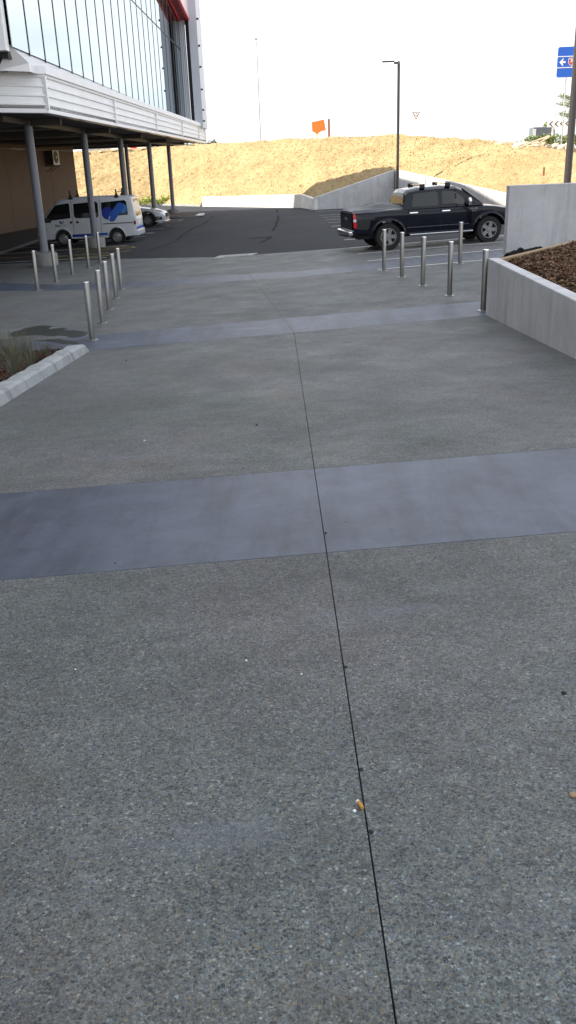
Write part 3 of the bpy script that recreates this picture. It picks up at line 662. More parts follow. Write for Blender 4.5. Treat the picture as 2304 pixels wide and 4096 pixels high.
# ------------------------------------------------------------------ bollards
def bollard(x, y, lb, h=.9, proto=[None]):
    z = p2(x, y)
    if proto[0] is None:
        r = empty('bollard', (x, y, z)); 
        MB().lathe([(.045, 0), (.045, .893), (.042, .9), (.0, .9005)], 24).build('post', M_steel, r, smooth=35)
        MB().lathe([(.09, -.03), (.09, .006), (.084, .01), (.046, .0105)], 28).build('base_flange', M_steel, r, smooth=35)
        MB().lathe([(.0465, .885), (.0465, .897), (.043, .902), (.0, .903)], 24).build('cap', M_chrome, r, smooth=35)
        proto[0] = r
    else: r = copy_tree(proto[0]); r.location = (x, y, z)
    r.scale = (1, 1, h/.9); r.rotation_euler = (rng.normal(0, .006), rng.normal(0, .006), rng.uniform(0, 6))
    tag(r, label=lb, cat='bollard', group='stainless steel bollards')
for x, y, h, lb in (
    (-3.29, 13.96, 0.91, 'nearest bollard of the left slanting row, at the planter kerb tip'),
    (-3.5, 15.77, 0.92, 'second bollard from the kerb tip in the left slanting row'),
    (-3.74, 17.59, 0.92, 'middle bollard of the left slanting row standing on the crack'),
    (-3.94, 19.36, 0.93, 'fourth bollard from the kerb tip in the left slanting row'),
    (-4.14, 21.07, 0.93, 'farthest bollard of the left slanting row, nearest the drain'),
    (-6.44, 22.17, 0.94, 'leftmost bollard of the back row, on the blue concrete band'),
    (-6.45, 24.04, 0.95, 'back row bollard just right of the big near column'),
    (-6.47, 25.96, 0.95, 'middle bollard of the back row, below the van front wheel'),
    (-6.39, 27.73, 0.94, 'back row bollard below the van sliding door'),
    (-6.39, 29.46, 0.94, 'farthest back row bollard, in front of the pedestal beside the van'),
    (2.98, 14.33, 0.95, 'thickest looking bollard against the end of the low planter wall'),
    (2.77, 16.32, 0.95, 'second nearest bollard of the right row with bright base flange'),
    (2.51, 18.01, 0.94, 'middle bollard of the right row below the pickup front door'),
    (2.29, 19.71, 0.94, 'bollard just right of the pickup rear wheel'),
    (2.05, 21.26, 0.93, 'bollard in front of the pickup rear wheel'),
    (3.9, 21.68, 0.95, 'lone right bollard standing behind the row on the white line')):
    bollard(x, y, lb, h)

# ------------------------------------------------------------------ vehicles
def loft(xs_, zb, zt, hw, M=9, crown=.03, rr=.10):
    V = []; rings = []
    for x in xs_:
        b, t_ = zb(x), zt(x); half = [(0, b), (hw(x, b)*.8, b)]
        for k in range(M+1):
            u = k/M; z = b+(t_-b)*u; y = hw(x, z)
            if u > .85: y *= 1-rr*((u-.85)/.15)**2
            half.append((y, z))
        yt = half[-1][0]
        for q in (.85, .6, .3): half.append((yt*q, t_+crown*(1-q*q)))
        half.append((0, t_+crown))
        ring = half+[(-y, z) for y, z in half[-2:0:-1]]
        rings.append(len(V)); V += [(x, y, z) for y, z in ring]; n = len(ring)
    Fs = []
    for a, b in zip(rings, rings[1:]):
        for i in range(n): j = (i+1) % n; Fs.append((a+i, a+j, b+j, b+i))
    Fs += [tuple(range(rings[0], rings[0]+n)), tuple(range(rings[-1], rings[-1]+n))[::-1]]
    return MB().add(V, Fs)
def prof(pl): return lambda x: itp(pl, x) if pl[0][0] <= x <= pl[-1][0] else (pl[0][1] if x < pl[0][0] else pl[-1][1])
def patch(pts, hw, side, off=.007, rows=10, cols=8):      # convex outline in (x,z) laid on the body side
    zs = [p[1] for p in pts]; z0, z1 = min(zs)+1e-4, max(zs)-1e-4; mb = MB(); V = []
    for r in range(rows+1):
        z = z0+(z1-z0)*r/rows; xi = []
        for (xa, za), (xb, zb_) in zip(pts, pts[1:]+pts[:1]):
            if (za-z)*(zb_-z) <= 0 and abs(za-zb_) > 1e-9: xi.append(xa+(xb-xa)*(z-za)/(zb_-za))
        a, b = min(xi), max(xi)
        for c in range(cols+1): x = a+(b-a)*c/cols; V.append((x, side*(hw(x, z)+off), z))
    n = cols+1; Fs = [(r*n+c, r*n+c+1, (r+1)*n+c+1, (r+1)*n+c) for r in range(rows) for c in range(cols)]
    return mb.add(V, Fs)
def rnd(pts, r=.06, n=4):       # round a convex outline's corners
    o = []; N = len(pts)
    for i in range(N):
        a, b, c = Vector(pts[i-1]), Vector(pts[i]), Vector(pts[(i+1) % N])
        rr = min(r, (a-b).length*.4, (c-b).length*.4); p, q = b+(a-b).normalized()*rr, b+(c-b).normalized()*rr
        for k in range(n+1): t_ = k/n; o.append(tuple((1-t_)**2*p+2*t_*(1-t_)*b+t_*t_*q))
    return o
def wheel(root, x, y, r, w, side, style, sx=1, sz=1):
    Mx = Matrix.Translation((x, y, r*sz)) @ Matrix.Diagonal((sx, 1, sz, 1)) @ Matrix.Rotation(R_(-90*side), 4, 'X')
    wh = MB().lathe([(r*.62, -w/2), (r*.93, -w/2), (r, -w*.33), (r, w*.33), (r*.93, w/2), (r*.62, w/2), (r*.6, w*.42), (r*.6, -w*.42)], 36, Mx, closed=True).build('tyre', M_tyre, root, smooth=35)
    rm = MB().lathe([(r*.60, w*.42), (r*.62, w*.5), (r*.57, w*.5), (r*.53, w*.34), (r*.53, -w*.3)], 32, Mx, caps=False)
    MB().lathe([(r*.55, .0), (r*.55, .01)], 24, Mx).build('brake_disc', M_rimd, root)
    if style == 'steel':
        rm.lathe([(r*.53, w*.2), (r*.38, w*.30), (r*.2, w*.26), (r*.17, w*.40), (.0, w*.42)], 32, Mx, caps=False)
        ho = MB()
        for k in range(10): a = 2*math.pi*k/10; ho.lathe([(r*.045, 0), (r*.045, .006)], 8, Mx @ Matrix.Translation((r*.43*math.cos(a), r*.43*math.sin(a), w*.295)))
        ho.build('vent_hole', M_rimd, root)
    else:
        ns = 5 if style == 'five' else 6
        for k in range(ns):
            a = 2*math.pi*k/ns; Q = Mx @ Matrix.Rotation(a, 4, 'Z')
            rm.add([Q @ Vector(p) for p in ((0, -.05*r/.38, w*.42), (r*.58, -.055*r/.38, w*.44), (r*.58, .055*r/.38, w*.44), (0, .05*r/.38, w*.42), (0, -.05*r/.38, w*.2), (r*.58, -.07*r/.38, w*.2), (r*.58, .07*r/.38, w*.2), (0, .05*r/.38, w*.2))],
                   [(0, 1, 2, 3), (0, 4, 5, 1), (3, 2, 6, 7), (1, 5, 6, 2)])
        rm.lathe([(r*.2, w*.3), (r*.17, w*.47), (0, w*.48)], 20, Mx)
    rm.build('rim', M_rim, wh, smooth=35)
    return wh
def arches(base, wheels, R):
    def zb(x):
        z = base(x)
        for wx, wz in wheels:
            d = abs(x-wx)
            if d < R: z = max(z, wz+math.sqrt(R*R-d*d))
        return z
    return zb
def stations(x0, x1, wheels, R, extra=()):
    s = list(np.linspace(x0, x1, 40))+list(extra)
    for wx, _ in wheels:
        for t_ in np.linspace(0, math.pi, 17): s.append(wx+R*math.cos(t_))
        s += [wx-R-.002, wx+R+.002]
    return sorted(set(round(float(q), 4) for q in s if x0 <= q <= x1))

# --- dark double-cab pickup (local +x forward)
def pickup():
    rt = empty('pickup_truck', label='dark blue black double cab pickup with covered tray and roof bars', cat='pickup truck')
    wz = .385; WH = [(0, wz), (3.085, wz)]
    hw0 = lambda x, z: (.875-.05*max(0, (.55-z)/.3)-.05*max(0, (z-.85)/.4)**2)*(1-.07*max(0, (x-3.45)/.5)**2-.05*max(0, (-x-.95)/.35)**2)
    zb = arches(prof([(-1.25, .55), (-.5, .47), (.6, .42), (2.5, .42), (3.5, .5), (3.93, .46)]), WH, .50)
    ztop = prof([(-1.25, 1.16), (-1.2, 1.17), (.30, 1.2), (.5, 1.22), (2.25, 1.2), (2.6, 1.17), (3.3, 1.10), (3.7, 1.02), (3.93, .86)])
    loft(stations(-1.25, 3.93, WH, .50), zb, ztop, hw0, 10, .02, .12).build('body', M_black, rt, smooth=32)
    # cab
    cz = prof([(.33, 1.19), (.40, 1.62), (.50, 1.72), (.8, 1.765), (1.5, 1.78), (1.95, 1.75), (2.15, 1.66), (2.45, 1.42), (2.78, 1.16)])
    hwc = lambda x, z: .835-.27*(z-1.15)-(.0 if x < 1.9 else .05*(x-1.9))
    loft(sorted(set(list(np.linspace(.33, 2.78, 30))+[.40, .5, 1.95, 2.15])), lambda x: 1.15, cz, hwc, 8, .02, .16).build('cab', M_black, rt, smooth=32)
    for s in (-1, 1):
        patch(rnd([(.56, 1.215), (1.38, 1.215), (1.38, 1.64), (.66, 1.63)], .07), hwc, s).build('side_window', M_wind, rt)
        patch(rnd([(1.50, 1.215), (2.2, 1.2), (2.16, 1.38), (1.86, 1.63), (1.50, 1.645)], .06), hwc, s).build('side_window', M_wind, rt)
        patch([(2.22, 1.2), (2.55, 1.2), (2.40, 1.35), (2.2, 1.42)], hwc, s, .006).build('quarter_panel', M_plas, rt)
        for x in (.47, 1.44, 2.40): patch([(x-.006, .50), (x+.006, .50), (x+.006, 1.18), (x-.006, 1.18)], hw0, s, .002).build('door_gap', M_gap, rt)
        for x in (.62, 1.60): patch(rnd([(x-.13, 1.035), (x+.12, 1.035), (x+.12, 1.065), (x-.13, 1.065)], .015), hw0, s, .03, 3, 3).build('door_handle', M_chrome, rt)
        patch(rnd([(-1.16, .66), (-.62, .62), (-.52, .9), (-.56, .95), (-1.12, .95)], .05), hw0, s, .003).build('tray_panel_recess', M_plas, rt)
        patch([(.55, .60), (2.45, .60), (2.45, .63), (.55, .63)], hw0, s, .012).build('door_crease', M_vinyl, rt)
        patch(rnd([(-1.25, .70), (-1.10, .70), (-1.16, 1.13), (-1.25, 1.13)], .03), hw0, s, .016).build('tail_light', M_tail, rt)
        patch(rnd([(-1.25, .88), (-1.13, .88), (-1.13, .96), (-1.25, .96)], .02), hw0, s, .02).build('reversing_lens', M_lens, rt)
        patch(rnd([(3.55, .80), (3.88, .78), (3.86, .93), (3.6, 1.0)], .03), hw0, s, .012).build('headlight', M_lens, rt)
        for wx, _ in WH:    # flared arch lips
            m = MB(); R = .5
            pts = [(wx+(R+.0)*math.cos(a), wz+R*math.sin(a), wx+(R+.055)*math.cos(a), wz+(R+.055)*math.sin(a)) for a in np.linspace(-.05, math.pi+.05, 15)]
            V = []
            for a, b, c, d in pts: V += [(a, s*(hw0(a, b)+.035), b), (c, s*(hw0(c, d)+.004), d)]
            m.add(V, [(2*k, 2*k+1, 2*k+3, 2*k+2) for k in range(14)]).build('wheel_arch', M_black, rt, smooth=40)
            wheel(rt, wx, s*.76, .385, .25, s, 'five')
        MB().beam((.62, s*.90, .40), (2.55, s*.90, .40), .15, .045).build('side_step', M_chrome, rt, bevel=.012)
        for x in (.7, 1.5, 2.4): MB().beam((x, s*.6, .42), (x, s*.88, .40), .05, .04).build('step_bracket', M_plas, rt)
        mr = MB().lathe([(.0, -.05), (.07, -.04), (.105, 0), (.10, .05), (.0, .06)], 14, Matrix.Translation((2.28, s*.93, 1.28)) @ Matrix.Rotation(R_(90), 4, 'Y') @ Matrix.Diagonal((1.15, .85, 1, 1))).build('wing_mirror', M_chrome, rt, smooth=60)
        MB().beam((2.32, s*.78, 1.21), (2.3, s*.90, 1.24), .05, .04).build('mirror_arm', M_plas, rt)
        text('badge', 'HILUX', .085, M_chrome, Matrix(((s*-1, 0, 0, 2.56 if s < 0 else 2.84), (0, 0, -s*-1, s*.868), (0, 1, 0, 1.03), (0, 0, 0, 1))), rt, .004, .002)
        text('badge', 'VVT-i', .06, M_chrome, Matrix(((s*-1, 0, 0, 2.63 if s < 0 else 2.80), (0, 0, -s*-1, s*.872), (0, 1, 0, .965), (0, 0, 0, 1))), rt, .004, .001)
    # screens
    MB().add([(.335, -.60, 1.235), (.335, .60, 1.235), (.40, .52, 1.60), (.40, -.52, 1.60)], [(0, 1, 2, 3)]).build('rear_window', M_wind, rt)
    MB().add([(2.76, -.68, 1.20), (2.76, .68, 1.20), (2.18, .60, 1.665), (2.18, -.60, 1.665)], [(0, 1, 2, 3)]).build('windscreen', M_wind, rt)
    # lumpy soft cover
    V = []; nx, ny = 28, 14
    for i in range(nx+1):
        for j in range(ny+1):
            x = -1.26+1.60*i/nx; y = -.84+1.68*j/ny; e = min(1, min(j, ny-j)/2.0)*min(1, (i+.01)/2)
            up = .03+.14*math.exp(-((x+.05)/.55)**2)*(.5+.5*math.sin(j*.9+i*.15))+.06*max(0, noise.noise(Vector((x*2.4, y*2, 1))))
            V.append((x, y, 1.18+e*up if e > 0 else 1.13))
    MB().add(V, [(i*(ny+1)+j, i*(ny+1)+j+1, (i+1)*(ny+1)+j+1, (i+1)*(ny+1)+j) for i in range(nx) for j in range(ny)]).build('tray_cover', M_vinyl, rt, smooth=60)
    MB().box(-1.285, -1.25, -.78, .78, .62, 1.14).build('tailgate', M_black, rt, bevel=.012)
    MB().box(-1.30, -1.285, -.12, .12, .90, .98).build('tailgate_handle', M_chrome, rt)
    MB().box(-1.45, -1.25, -.80, .80, .47, .60).build('rear_bumper', M_chrome, rt, bevel=.03)
    MB().box(-1.50, -1.28, -.45, .45, .43, .468).build('bumper_step', M_plas, rt)
    MB().box(3.86, 3.99, -.80, .80, .42, .66).build('front_bumper', M_black, rt, bevel=.04)
    MB().box(3.90, 3.96, -.45, .45, .70, .9).build('grille', M_chrome, rt, bevel=.01)
    MB().box(-.95, 3.6, -.55, .55, .33, .60).build('chassis', M_plas, rt)
    for x in (.95, 1.72):
        b = MB().beam((x, -.60, 1.845), (x, .60, 1.845), .07, .025).build('roof_bar', M_chrome, rt)
        for s in (-1, 1): MB().box(x-.07, x+.07, s*.60-.05, s*.60+.05, 1.745, 1.87).build('roof_bar_foot', M_plas, b, bevel=.012)
    MB().tube((.55, .45, 1.76), (.30, .45, 1.80), .006, n=6).build('aerial', M_plas, rt)
    return rt
tk = pickup()
_done = set()
for o in tk.children_recursive:
    if o.data.name in _done or o.name.split('.')[0] in ('tyre', 'rim', 'brake_disc'): continue
    _done.add(o.data.name)
    for w in o.data.vertices:
        w.co.z = w.co.z if w.co.z < .5 else .5+(w.co.z-.5)*.925
        if w.co.x < -.55: w.co.x = -.55+(w.co.x+.55)*.70
        k_ = o.name.split('.')[0]
        if k_ in ('cab', 'side_window', 'rear_window', 'windscreen', 'wing_mirror', 'mirror_arm', 'roof_bar', 'roof_bar_foot', 'door_handle', 'quarter_panel', 'aerial', 'door_gap'): w.co.x += .15
        elif k_ == 'badge': w.co.x -= .10
        elif k_ == 'tray_cover': w.co.x += .13*max(0, (w.co.x+.7))
ang = math.atan2(.52, 3.1)
tk.location = (2.45+.76*math.sin(ang), 26.95+.76*math.cos(ang), p2(2.7, 27.6)-.005); tk.rotation_euler = (0, -.020, ang)

# --- white passenger van, nose towards the tan wall
def van():
    rt = empty('delivery_van', label='white van with blue figure graphic and roof rack feet, parked by column', cat='van')
    wz = .31; WH = [(0, wz), (2.56, wz)]
    hw0 = lambda x, z: (.845-.03*max(0, (.45-z)/.2)-.10*max(0, (z-1.05)/.85)**1.4)*(1-.10*max(0, (x-3.2)/.52)**2-.03*max(0, (-x-.75)/.2)**2)
    zb = arches(prof([(-.95, .36), (0, .30), (2.5, .30), (3.72, .30)]), WH, .40)
    zt = prof([(-.95, 1.05), (-.90, 1.5), (-.82, 1.86), (-.72, 1.92), (.5, 1.945), (2.0, 1.93), (2.55, 1.88), (2.75, 1.80), (3.0, 1.60), (3.35, 1.24), (3.5, 1.06), (3.66, .92), (3.72, .72)])
    loft(stations(-.95, 3.72, WH, .40, (-.9, -.82, -.72, 2.55, 2.75, 3.0, 3.35, 3.5, 3.66)), zb, zt, hw0, 14, .03, .14).build('body', M_van, rt, smooth=30)
    for s in (-1, 1):
        patch(rnd([(2.12, 1.10), (3.08, 1.06), (3.30, 1.15), (2.78, 1.68), (2.12, 1.74)], .06), hw0, s).build('side_window', M_wind, rt)
        patch([(3.05, .98), (3.42, .98), (3.36, 1.10), (3.05, 1.09)], hw0, s, .006).build('mirror_mount', M_plas, rt)
        patch(rnd([(.78, 1.12), (1.94, 1.12), (1.94, 1.75), (.78, 1.76)], .08), hw0, s).build('side_window', M_wind, rt)
        patch(rnd([(-.62, 1.14), (.62, 1.13), (.62, 1.77), (-.56, 1.78)], .09), hw0, s).build('side_window', M_wind, rt)
        for x in (2.03, .70): patch([(x-.008, .42), (x+.008, .42), (x+.008, 1.84), (x-.008, 1.84)], hw0, s, .003, 14, 1).build('door_gap', M_vinyl, rt)
        patch([(-.80, .86), (.62, .84), (.62, .875), (-.80, .895)], hw0, s, .006).build('door_rail', M_plas, rt)
        patch([(.44, .40), (2.13, .36), (2.13, .47), (.44, .50)], hw0, s, .005).build('blue_stripe', M_blue1, rt)
        patch([(.44, .40), (.95, .39), (.95, .49), (.44, .50)], hw0, s, .007).build('blue_stripe', M_blue2, rt)
        for x in (2.12, 1.82): patch(rnd([(x-.07, .92), (x+.05, .92), (x+.05, 1.01), (x-.07, 1.01)], .02), hw0, s, .02, 3, 3).build('door_handle', M_plas, rt)
        # linked-figure graphic: disc, slanting capsule, small disc
        def disc(cx, cz, r, m, off): patch([(cx+r*math.cos(a), cz+r*math.sin(a)) for a in np.linspace(0, 2*math.pi, 25)[:-1]], hw0, s, off, 14, 8).build('figure_graphic', m, rt)
        def capsule(x0, z0, x1, z1, r, m, off):
            d = math.atan2(z1-z0, x1-x0)
            P = [(x1+r*math.cos(d+a), z1+r*math.sin(d+a)) for a in np.linspace(-math.pi/2, math.pi/2, 12)]+[(x0+r*math.cos(d+a), z0+r*math.sin(d+a)) for a in np.linspace(math.pi/2, 3*math.pi/2, 12)]
            patch(P, hw0, s, off, 20, 6).build('figure_graphic', m, rt)
        disc(.36, 1.28, .26, M_blue1, .010); disc(-.38, 1.45, .19, M_blue3, .010)
        disc(.20, 1.12, .16, M_blue1, .0115)
        capsule(.16, 1.10, -.26, 1.53, .17, M_blue2, .013)
        patch([(.30, 1.02), (.34, 1.02), (.26, 1.16), (.22, 1.16)], hw0, s, .015, 4, 2).build('figure_gap', M_van, rt)
        for (x, z, r) in ((2.62, .985, .055), (2.55, .945, .045), (2.47, 1.0, .035)):
            patch([(x+r*math.cos(a), z+r*math.sin(a)) for a in np.linspace(0, 2*math.pi, 13)[:-1]], hw0, s, .006, 6, 3).build('small_emblem', M_teal, rt)
        mx_ = Matrix(((s*-1, 0, 0, 2.88 if s > 0 else 2.30), (0, 0, -s*-1, s*.853), (0, 1, 0, .82), (0, 0, 0, 1)))
        text('door_lettering', 'Data', .115, M_navyt, mx_, rt, .003, .002)
        text('door_lettering', 'Pacific', .115, M_pale, mx_ @ Matrix.Translation((.235, 0, 0)), rt, .003)
        patch([(2.35, .785), (2.84, .785), (2.84, .79), (2.35, .79)], hw0, s, .006, 2, 4).build('underline', M_pale, rt)
        patch(rnd([(-.94, .78), (-.83, .78), (-.86, 1.08), (-.94, 1.10)], .03), hw0, s, .012).build('lamp_surround', M_lens, rt)
        patch(rnd([(-.95, .79), (-.84, .79), (-.85, .95), (-.95, .95)], .02), hw0, s, .018).build('tail_light', M_taild, rt)
        patch([(3.3, .70), (3.34, .70), (3.34, .74), (3.3, .74)], hw0, s, .01, 2, 2).build('side_indicator', M_navyt, rt)
        patch(rnd([(3.5, .66), (3.68, .66), (3.64, .85), (3.52, .86)], .03), hw0, s, .01).build('headlight', M_lens, rt)
        for wx, _ in WH:
            V = []
            for a in np.linspace(0, math.pi, 15):
                p, q = (wx+.40*math.cos(a), wz+.40*math.sin(a)), (wx+.43*math.cos(a), wz+.43*math.sin(a)); V += [(p[0], s*(hw0(*p)+.018), p[1]), (q[0], s*(hw0(*q)+.003), q[1])]
            MB().add(V, [(2*k, 2*k+1, 2*k+3, 2*k+2) for k in range(14)]).build('wheel_arch', M_van, rt, smooth=40)
            wheel(rt, wx, s*.735, .31, .19, s, 'steel', 1/.9)
            MB().box(wx-.36, wx-.34, s*.64, s*.84, .12, .34).build('mud_flap', M_plas, rt)
        MB().beam((3.2, s*.84, 1.08), (3.28, s*1.0, 1.12), .05, .14).build('wing_mirror', M_plas, rt, bevel=.02)
    MB().add([(-.953, -.62, 1.12), (-.953, .62, 1.12), (-.845, .56, 1.80), (-.845, -.56, 1.80)], [(0, 1, 2, 3)]).build('rear_window', M_wind, rt)
    MB().box(-1.03, -.93, -.80, .80, .34, .56).build('rear_bumper', M_lens, rt, bevel=.03)
    MB().box(-.962, -.95, -.78, .78, .58, .70).build('blue_stripe', M_blue2, rt); MB().box(-.965, -.95, -.25, .25, .78, .9).build('number_plate', M_sw, rt)
    MB().beam((-.96, .1, 1.2), (-.99, .35, 1.14), .02, .02).build('wiper', M_plas, rt)
    MB().add([(3.37, -.66, 1.24), (3.37, .66, 1.24), (2.80, .56, 1.795), (2.80, -.56, 1.795)], [(0, 1, 2, 3)]).build('windscreen', M_wind, rt)
    MB().box(3.68, 3.80, -.78, .78, .32, .60).build('front_bumper', M_van, rt, bevel=.05)
    MB().box(-.6, 3.2, -.5, .5, .22, .4).build('chassis', M_plas, rt)
    for x in (2.06, -.10):
        b = MB().beam((x, -.66, 2.10), (x, .66, 2.10), .05, .02).build('roof_bar', M_plas, rt)
        for s in (-1, 1):
            MB().add([(x-.11, s*.70, 1.87), (x+.11, s*.70, 1.87), (x+.03, s*.66, 2.06), (x-.03, s*.66, 2.06), (x-.11, s*.60, 1.92), (x+.11, s*.60, 1.92), (x+.03, s*.60, 2.06), (x-.03, s*.60, 2.06)],
                     [(0, 1, 2, 3), (4, 7, 6, 5), (0, 3, 7, 4), (1, 5, 6, 2), (3, 2, 6, 7)]).build('roof_bar_foot', M_plas, b)
            MB().box(x-.03, x+.03, s*.66-.02, s*.66+.02, 2.06, 2.22).build('load_stop', M_plas, b)
    return rt
vn = van(); vn.scale = (.9, 1, 1); vn.location = (-7.6, 39.78, -.345); vn.rotation_euler = (0, 0, math.pi-.01)

# --- pale station wagon beyond the van, nose out to the lane
def wagon():
    rt = empty('parked_car', label='silver white crossover car half hidden behind the white van', cat='car')
    wz = .345; WH = [(0, wz), (2.8, wz)]
    hw0 = lambda x, z: (.92-.03*max(0, (.5-z)/.3)-.12*max(0, (z-.85)/.6)**1.3)*(1-.16*max(0, (x-3.15)/.6)**2-.08*max(0, (-x-.7)/.35)**2)
    zb = arches(prof([(-1.0, .38), (0, .28), (2.8, .26), (3.74, .26)]), WH, .42)
    zt = prof([(-1.0, .95), (-.85, 1.0), (2.0, 1.0), (2.3, .98), (3.2, .86), (3.6, .74), (3.74, .6)])
    loft(stations(-1.0, 3.74, WH, .42), zb, zt, hw0, 10, .05, .12).build('body', M_suv, rt, smooth=32)
    cz = prof([(-.95, 1.0), (-.8, 1.3), (-.5, 1.48), (.5, 1.54), (1.2, 1.5), (1.6, 1.36), (2.25, 1.0)]); hc = lambda x, z: .80-.38*(z-.95)
    loft(list(np.linspace(-.95, 2.25, 30)), lambda x: .93, cz, hc, 8, .02, .15).build('cabin', M_suv, rt, smooth=32)
    for s in (-1, 1):
        patch(rnd([(-.6, 1.02), (1.95, 1.0), (1.5, 1.30), (1.1, 1.43), (-.5, 1.44)], .06), hc, s).build('side_window', M_wind, rt)
        patch(rnd([(3.28, .66), (3.60, .62), (3.52, .72), (3.2, .80)], .03), hw0, s, .012).build('headlight', M_lens, rt)
        patch(rnd([(3.15, .36), (3.62, .36), (3.60, .52), (3.28, .54)], .05), hw0, s, .012).build('fog_light_surround', M_plas, rt)
        patch([(3.3, .42), (3.52, .47), (3.52, .49), (3.3, .44)], hw0, s, .02, 2, 2).build('fog_light', M_lens, rt)
        for wx, _ in WH:
            V = []
            for a in np.linspace(-.1, math.pi+.1, 15):
                p, q = (wx+.42*math.cos(a), wz+.42*math.sin(a)), (wx+.49*math.cos(a), wz+.49*math.sin(a)); V += [(p[0], s*(hw0(*p)+.02), p[1]), (q[0], s*(hw0(*q)+.006), q[1])]
            MB().add(V, [(2*k, 2*k+1, 2*k+3, 2*k+2) for k in range(14)]).build('wheel_arch', M_plas, rt, smooth=40)
            wheel(rt, wx, s*.80, .345, .22, s, 'six')
    MB().add([(2.2, -.68, 1.02), (2.2, .68, 1.02), (1.62, .60, 1.38), (1.62, -.60, 1.38)], [(0, 1, 2, 3)]).build('windscreen', M_wind, rt)
    MB().box(3.70, 3.78, -.42, .42, .48, .68).build('grille', M_plas, rt, bevel=.01); MB().box(3.60, 3.80, -.72, .72, .22, .28).build('skid_plate', M_chrome, rt, bevel=.01)
    MB().box(-.8, 3.2, -.6, .6, .2, .5).build('chassis', M_plas, rt)
    return rt
sv = wagon(); sv.location = (-10.85, 51.2, gz(-8, 50)); sv.rotation_euler = (0, 0, -.02)
# traffic island round the far column
isl = empty('traffic_island', (-7.6, 60.6, 0), label='dark kerbed island at the foot of the farthest column', cat='kerb')
P = [(1.55*math.cos(a)*(1 if math.cos(a) > 0 else 1.6), 2.6*math.sin(a)) for a in np.linspace(0, 2*math.pi, 33)[:-1]]
MB().prism(P, -.5, -.25).build('kerb', mat('dark_kerb', (.10, .10, .10), .7), isl, bevel=.04)
MB().prism([(x*.86, y*.9) for x, y in P], -.3, -.235).build('fill', M_soil, isl)
MB().prism([(1.2, -1.5), (1.62, -.9), (1.62, .3), (1.3, 0)], -.3, -.22).build('painted_nose', M_linew, isl)

# ------------------------------------------------------------------ straw-mulched bank
CP = lambda px, Y, z: None
base = [(-300, -33, 80.9, -.4), (285, -19.5, 80.9, -.4), (640, -11.8, 80.9, -.38), (800, -7.75, 75.9, -.36), (812, -7.45, 75.7, .30), (1205, .58, 66.95, .49), (1258, 1.55, 63.4, .30), (1575, 6.86, 65.35, 1.86), (1600, 7.4, 64.8, 1.84), (2020, 10.55, 45.1, .80), (2304, 13.6, 33.2, .5), (2800, 18, 20, .6), (3400, 24, 0, .8)]
def crest_pt(px, py, Y):
    d = F+RX*((px-1152)/3500)-UY*((py-2048)/3500); t_ = Y/d.y; q = CAM+d*t_; return (q.x, q.y, q.z)
crest = [(-300,)+crest_pt(-300, 640, 94), (285,)+crest_pt(285, 609, 93), (640,)+crest_pt(560, 592, 92), (800,)+crest_pt(800, 578, 90), (812,)+crest_pt(812, 578, 90), (1205,)+crest_pt(1205, 553, 82), (1258,)+crest_pt(1258, 551, 81),
         (1575,)+crest_pt(1570, 540, 78), (1600,)+crest_pt(1600, 538, 77), (2020,)+crest_pt(2010, 566, 62), (2304,)+crest_pt(2304, 612, 53), (2800,)+crest_pt(2700, 640, 44), (3400, 30, 10, 2.6)]
def itp3(pl, s):
    for a, b in zip(pl, pl[1:]):
        if a[0] <= s <= b[0]: t_ = (s-a[0])/(b[0]-a[0]); return [a[k]+(b[k]-a[k])*t_ for k in (1, 2, 3)]
    return list(pl[-1][1:])
ss = sorted(set(list(np.linspace(-300, 2304, 640))+list(np.linspace(2304, 3400, 40))+[b[0] for b in base]))
NT_ = 130; V = np.zeros((len(ss), NT_+1, 3))
for i, s in enumerate(ss):
    b, c = itp3(base, s), itp3(crest, s)
    for j in range(NT_+1):
        t_ = j/NT_*1.12
        if t_ <= 1: x, y, z = [b[k]+(c[k]-b[k])*t_ for k in range(3)]; z += .25*math.sin(math.pi*t_)*.5
        else: q = (t_-1)/.12; x, y, z = c[0]+(c[0]-b[0])*.25*q, c[1]+2.2*q, c[2]-.25*q
        e = min(1, t_*12); P_ = Vector((x, y, z))
        n1 = noise.noise(P_*2.1); n2 = noise.noise(P_*4.6+Vector((9, 2, 4))); n3 = noise.noise(P_*.5)
        z += e*(.09*n1+.07*abs(n2)+.12*n3)
        V[i, j] = (x+.05*n2*e, y-.05*n1*e, z)
nT = NT_+1; I, J = np.meshgrid(np.arange(len(ss)-1), np.arange(NT_), indexing='ij'); k = (I*nT+J).ravel()
tag(raw('embankment', V.reshape(-1, 3), np.stack([k, k+nT, k+nT+1, k+1], 1), M_bank, smooth=True), kind='structure')
# plateau behind the crest carries the road
v = []
for s in (-300, 285, 800, 1205, 1600, 2020, 2304, 2800, 3400):
    c = itp3(crest, s); v += [(c[0], c[1]+1.5, c[2]-.3), (c[0]*6+ (0 if s < 2000 else 60), 600, 2.2)]
tag(raw('plateau', v, [(2*i, 2*i+2, 2*i+3, 2*i+1) for i in range(8)], mat('dry_ground', (.3, .24, .15), .9, var=.2, scale=.3)), kind='structure')
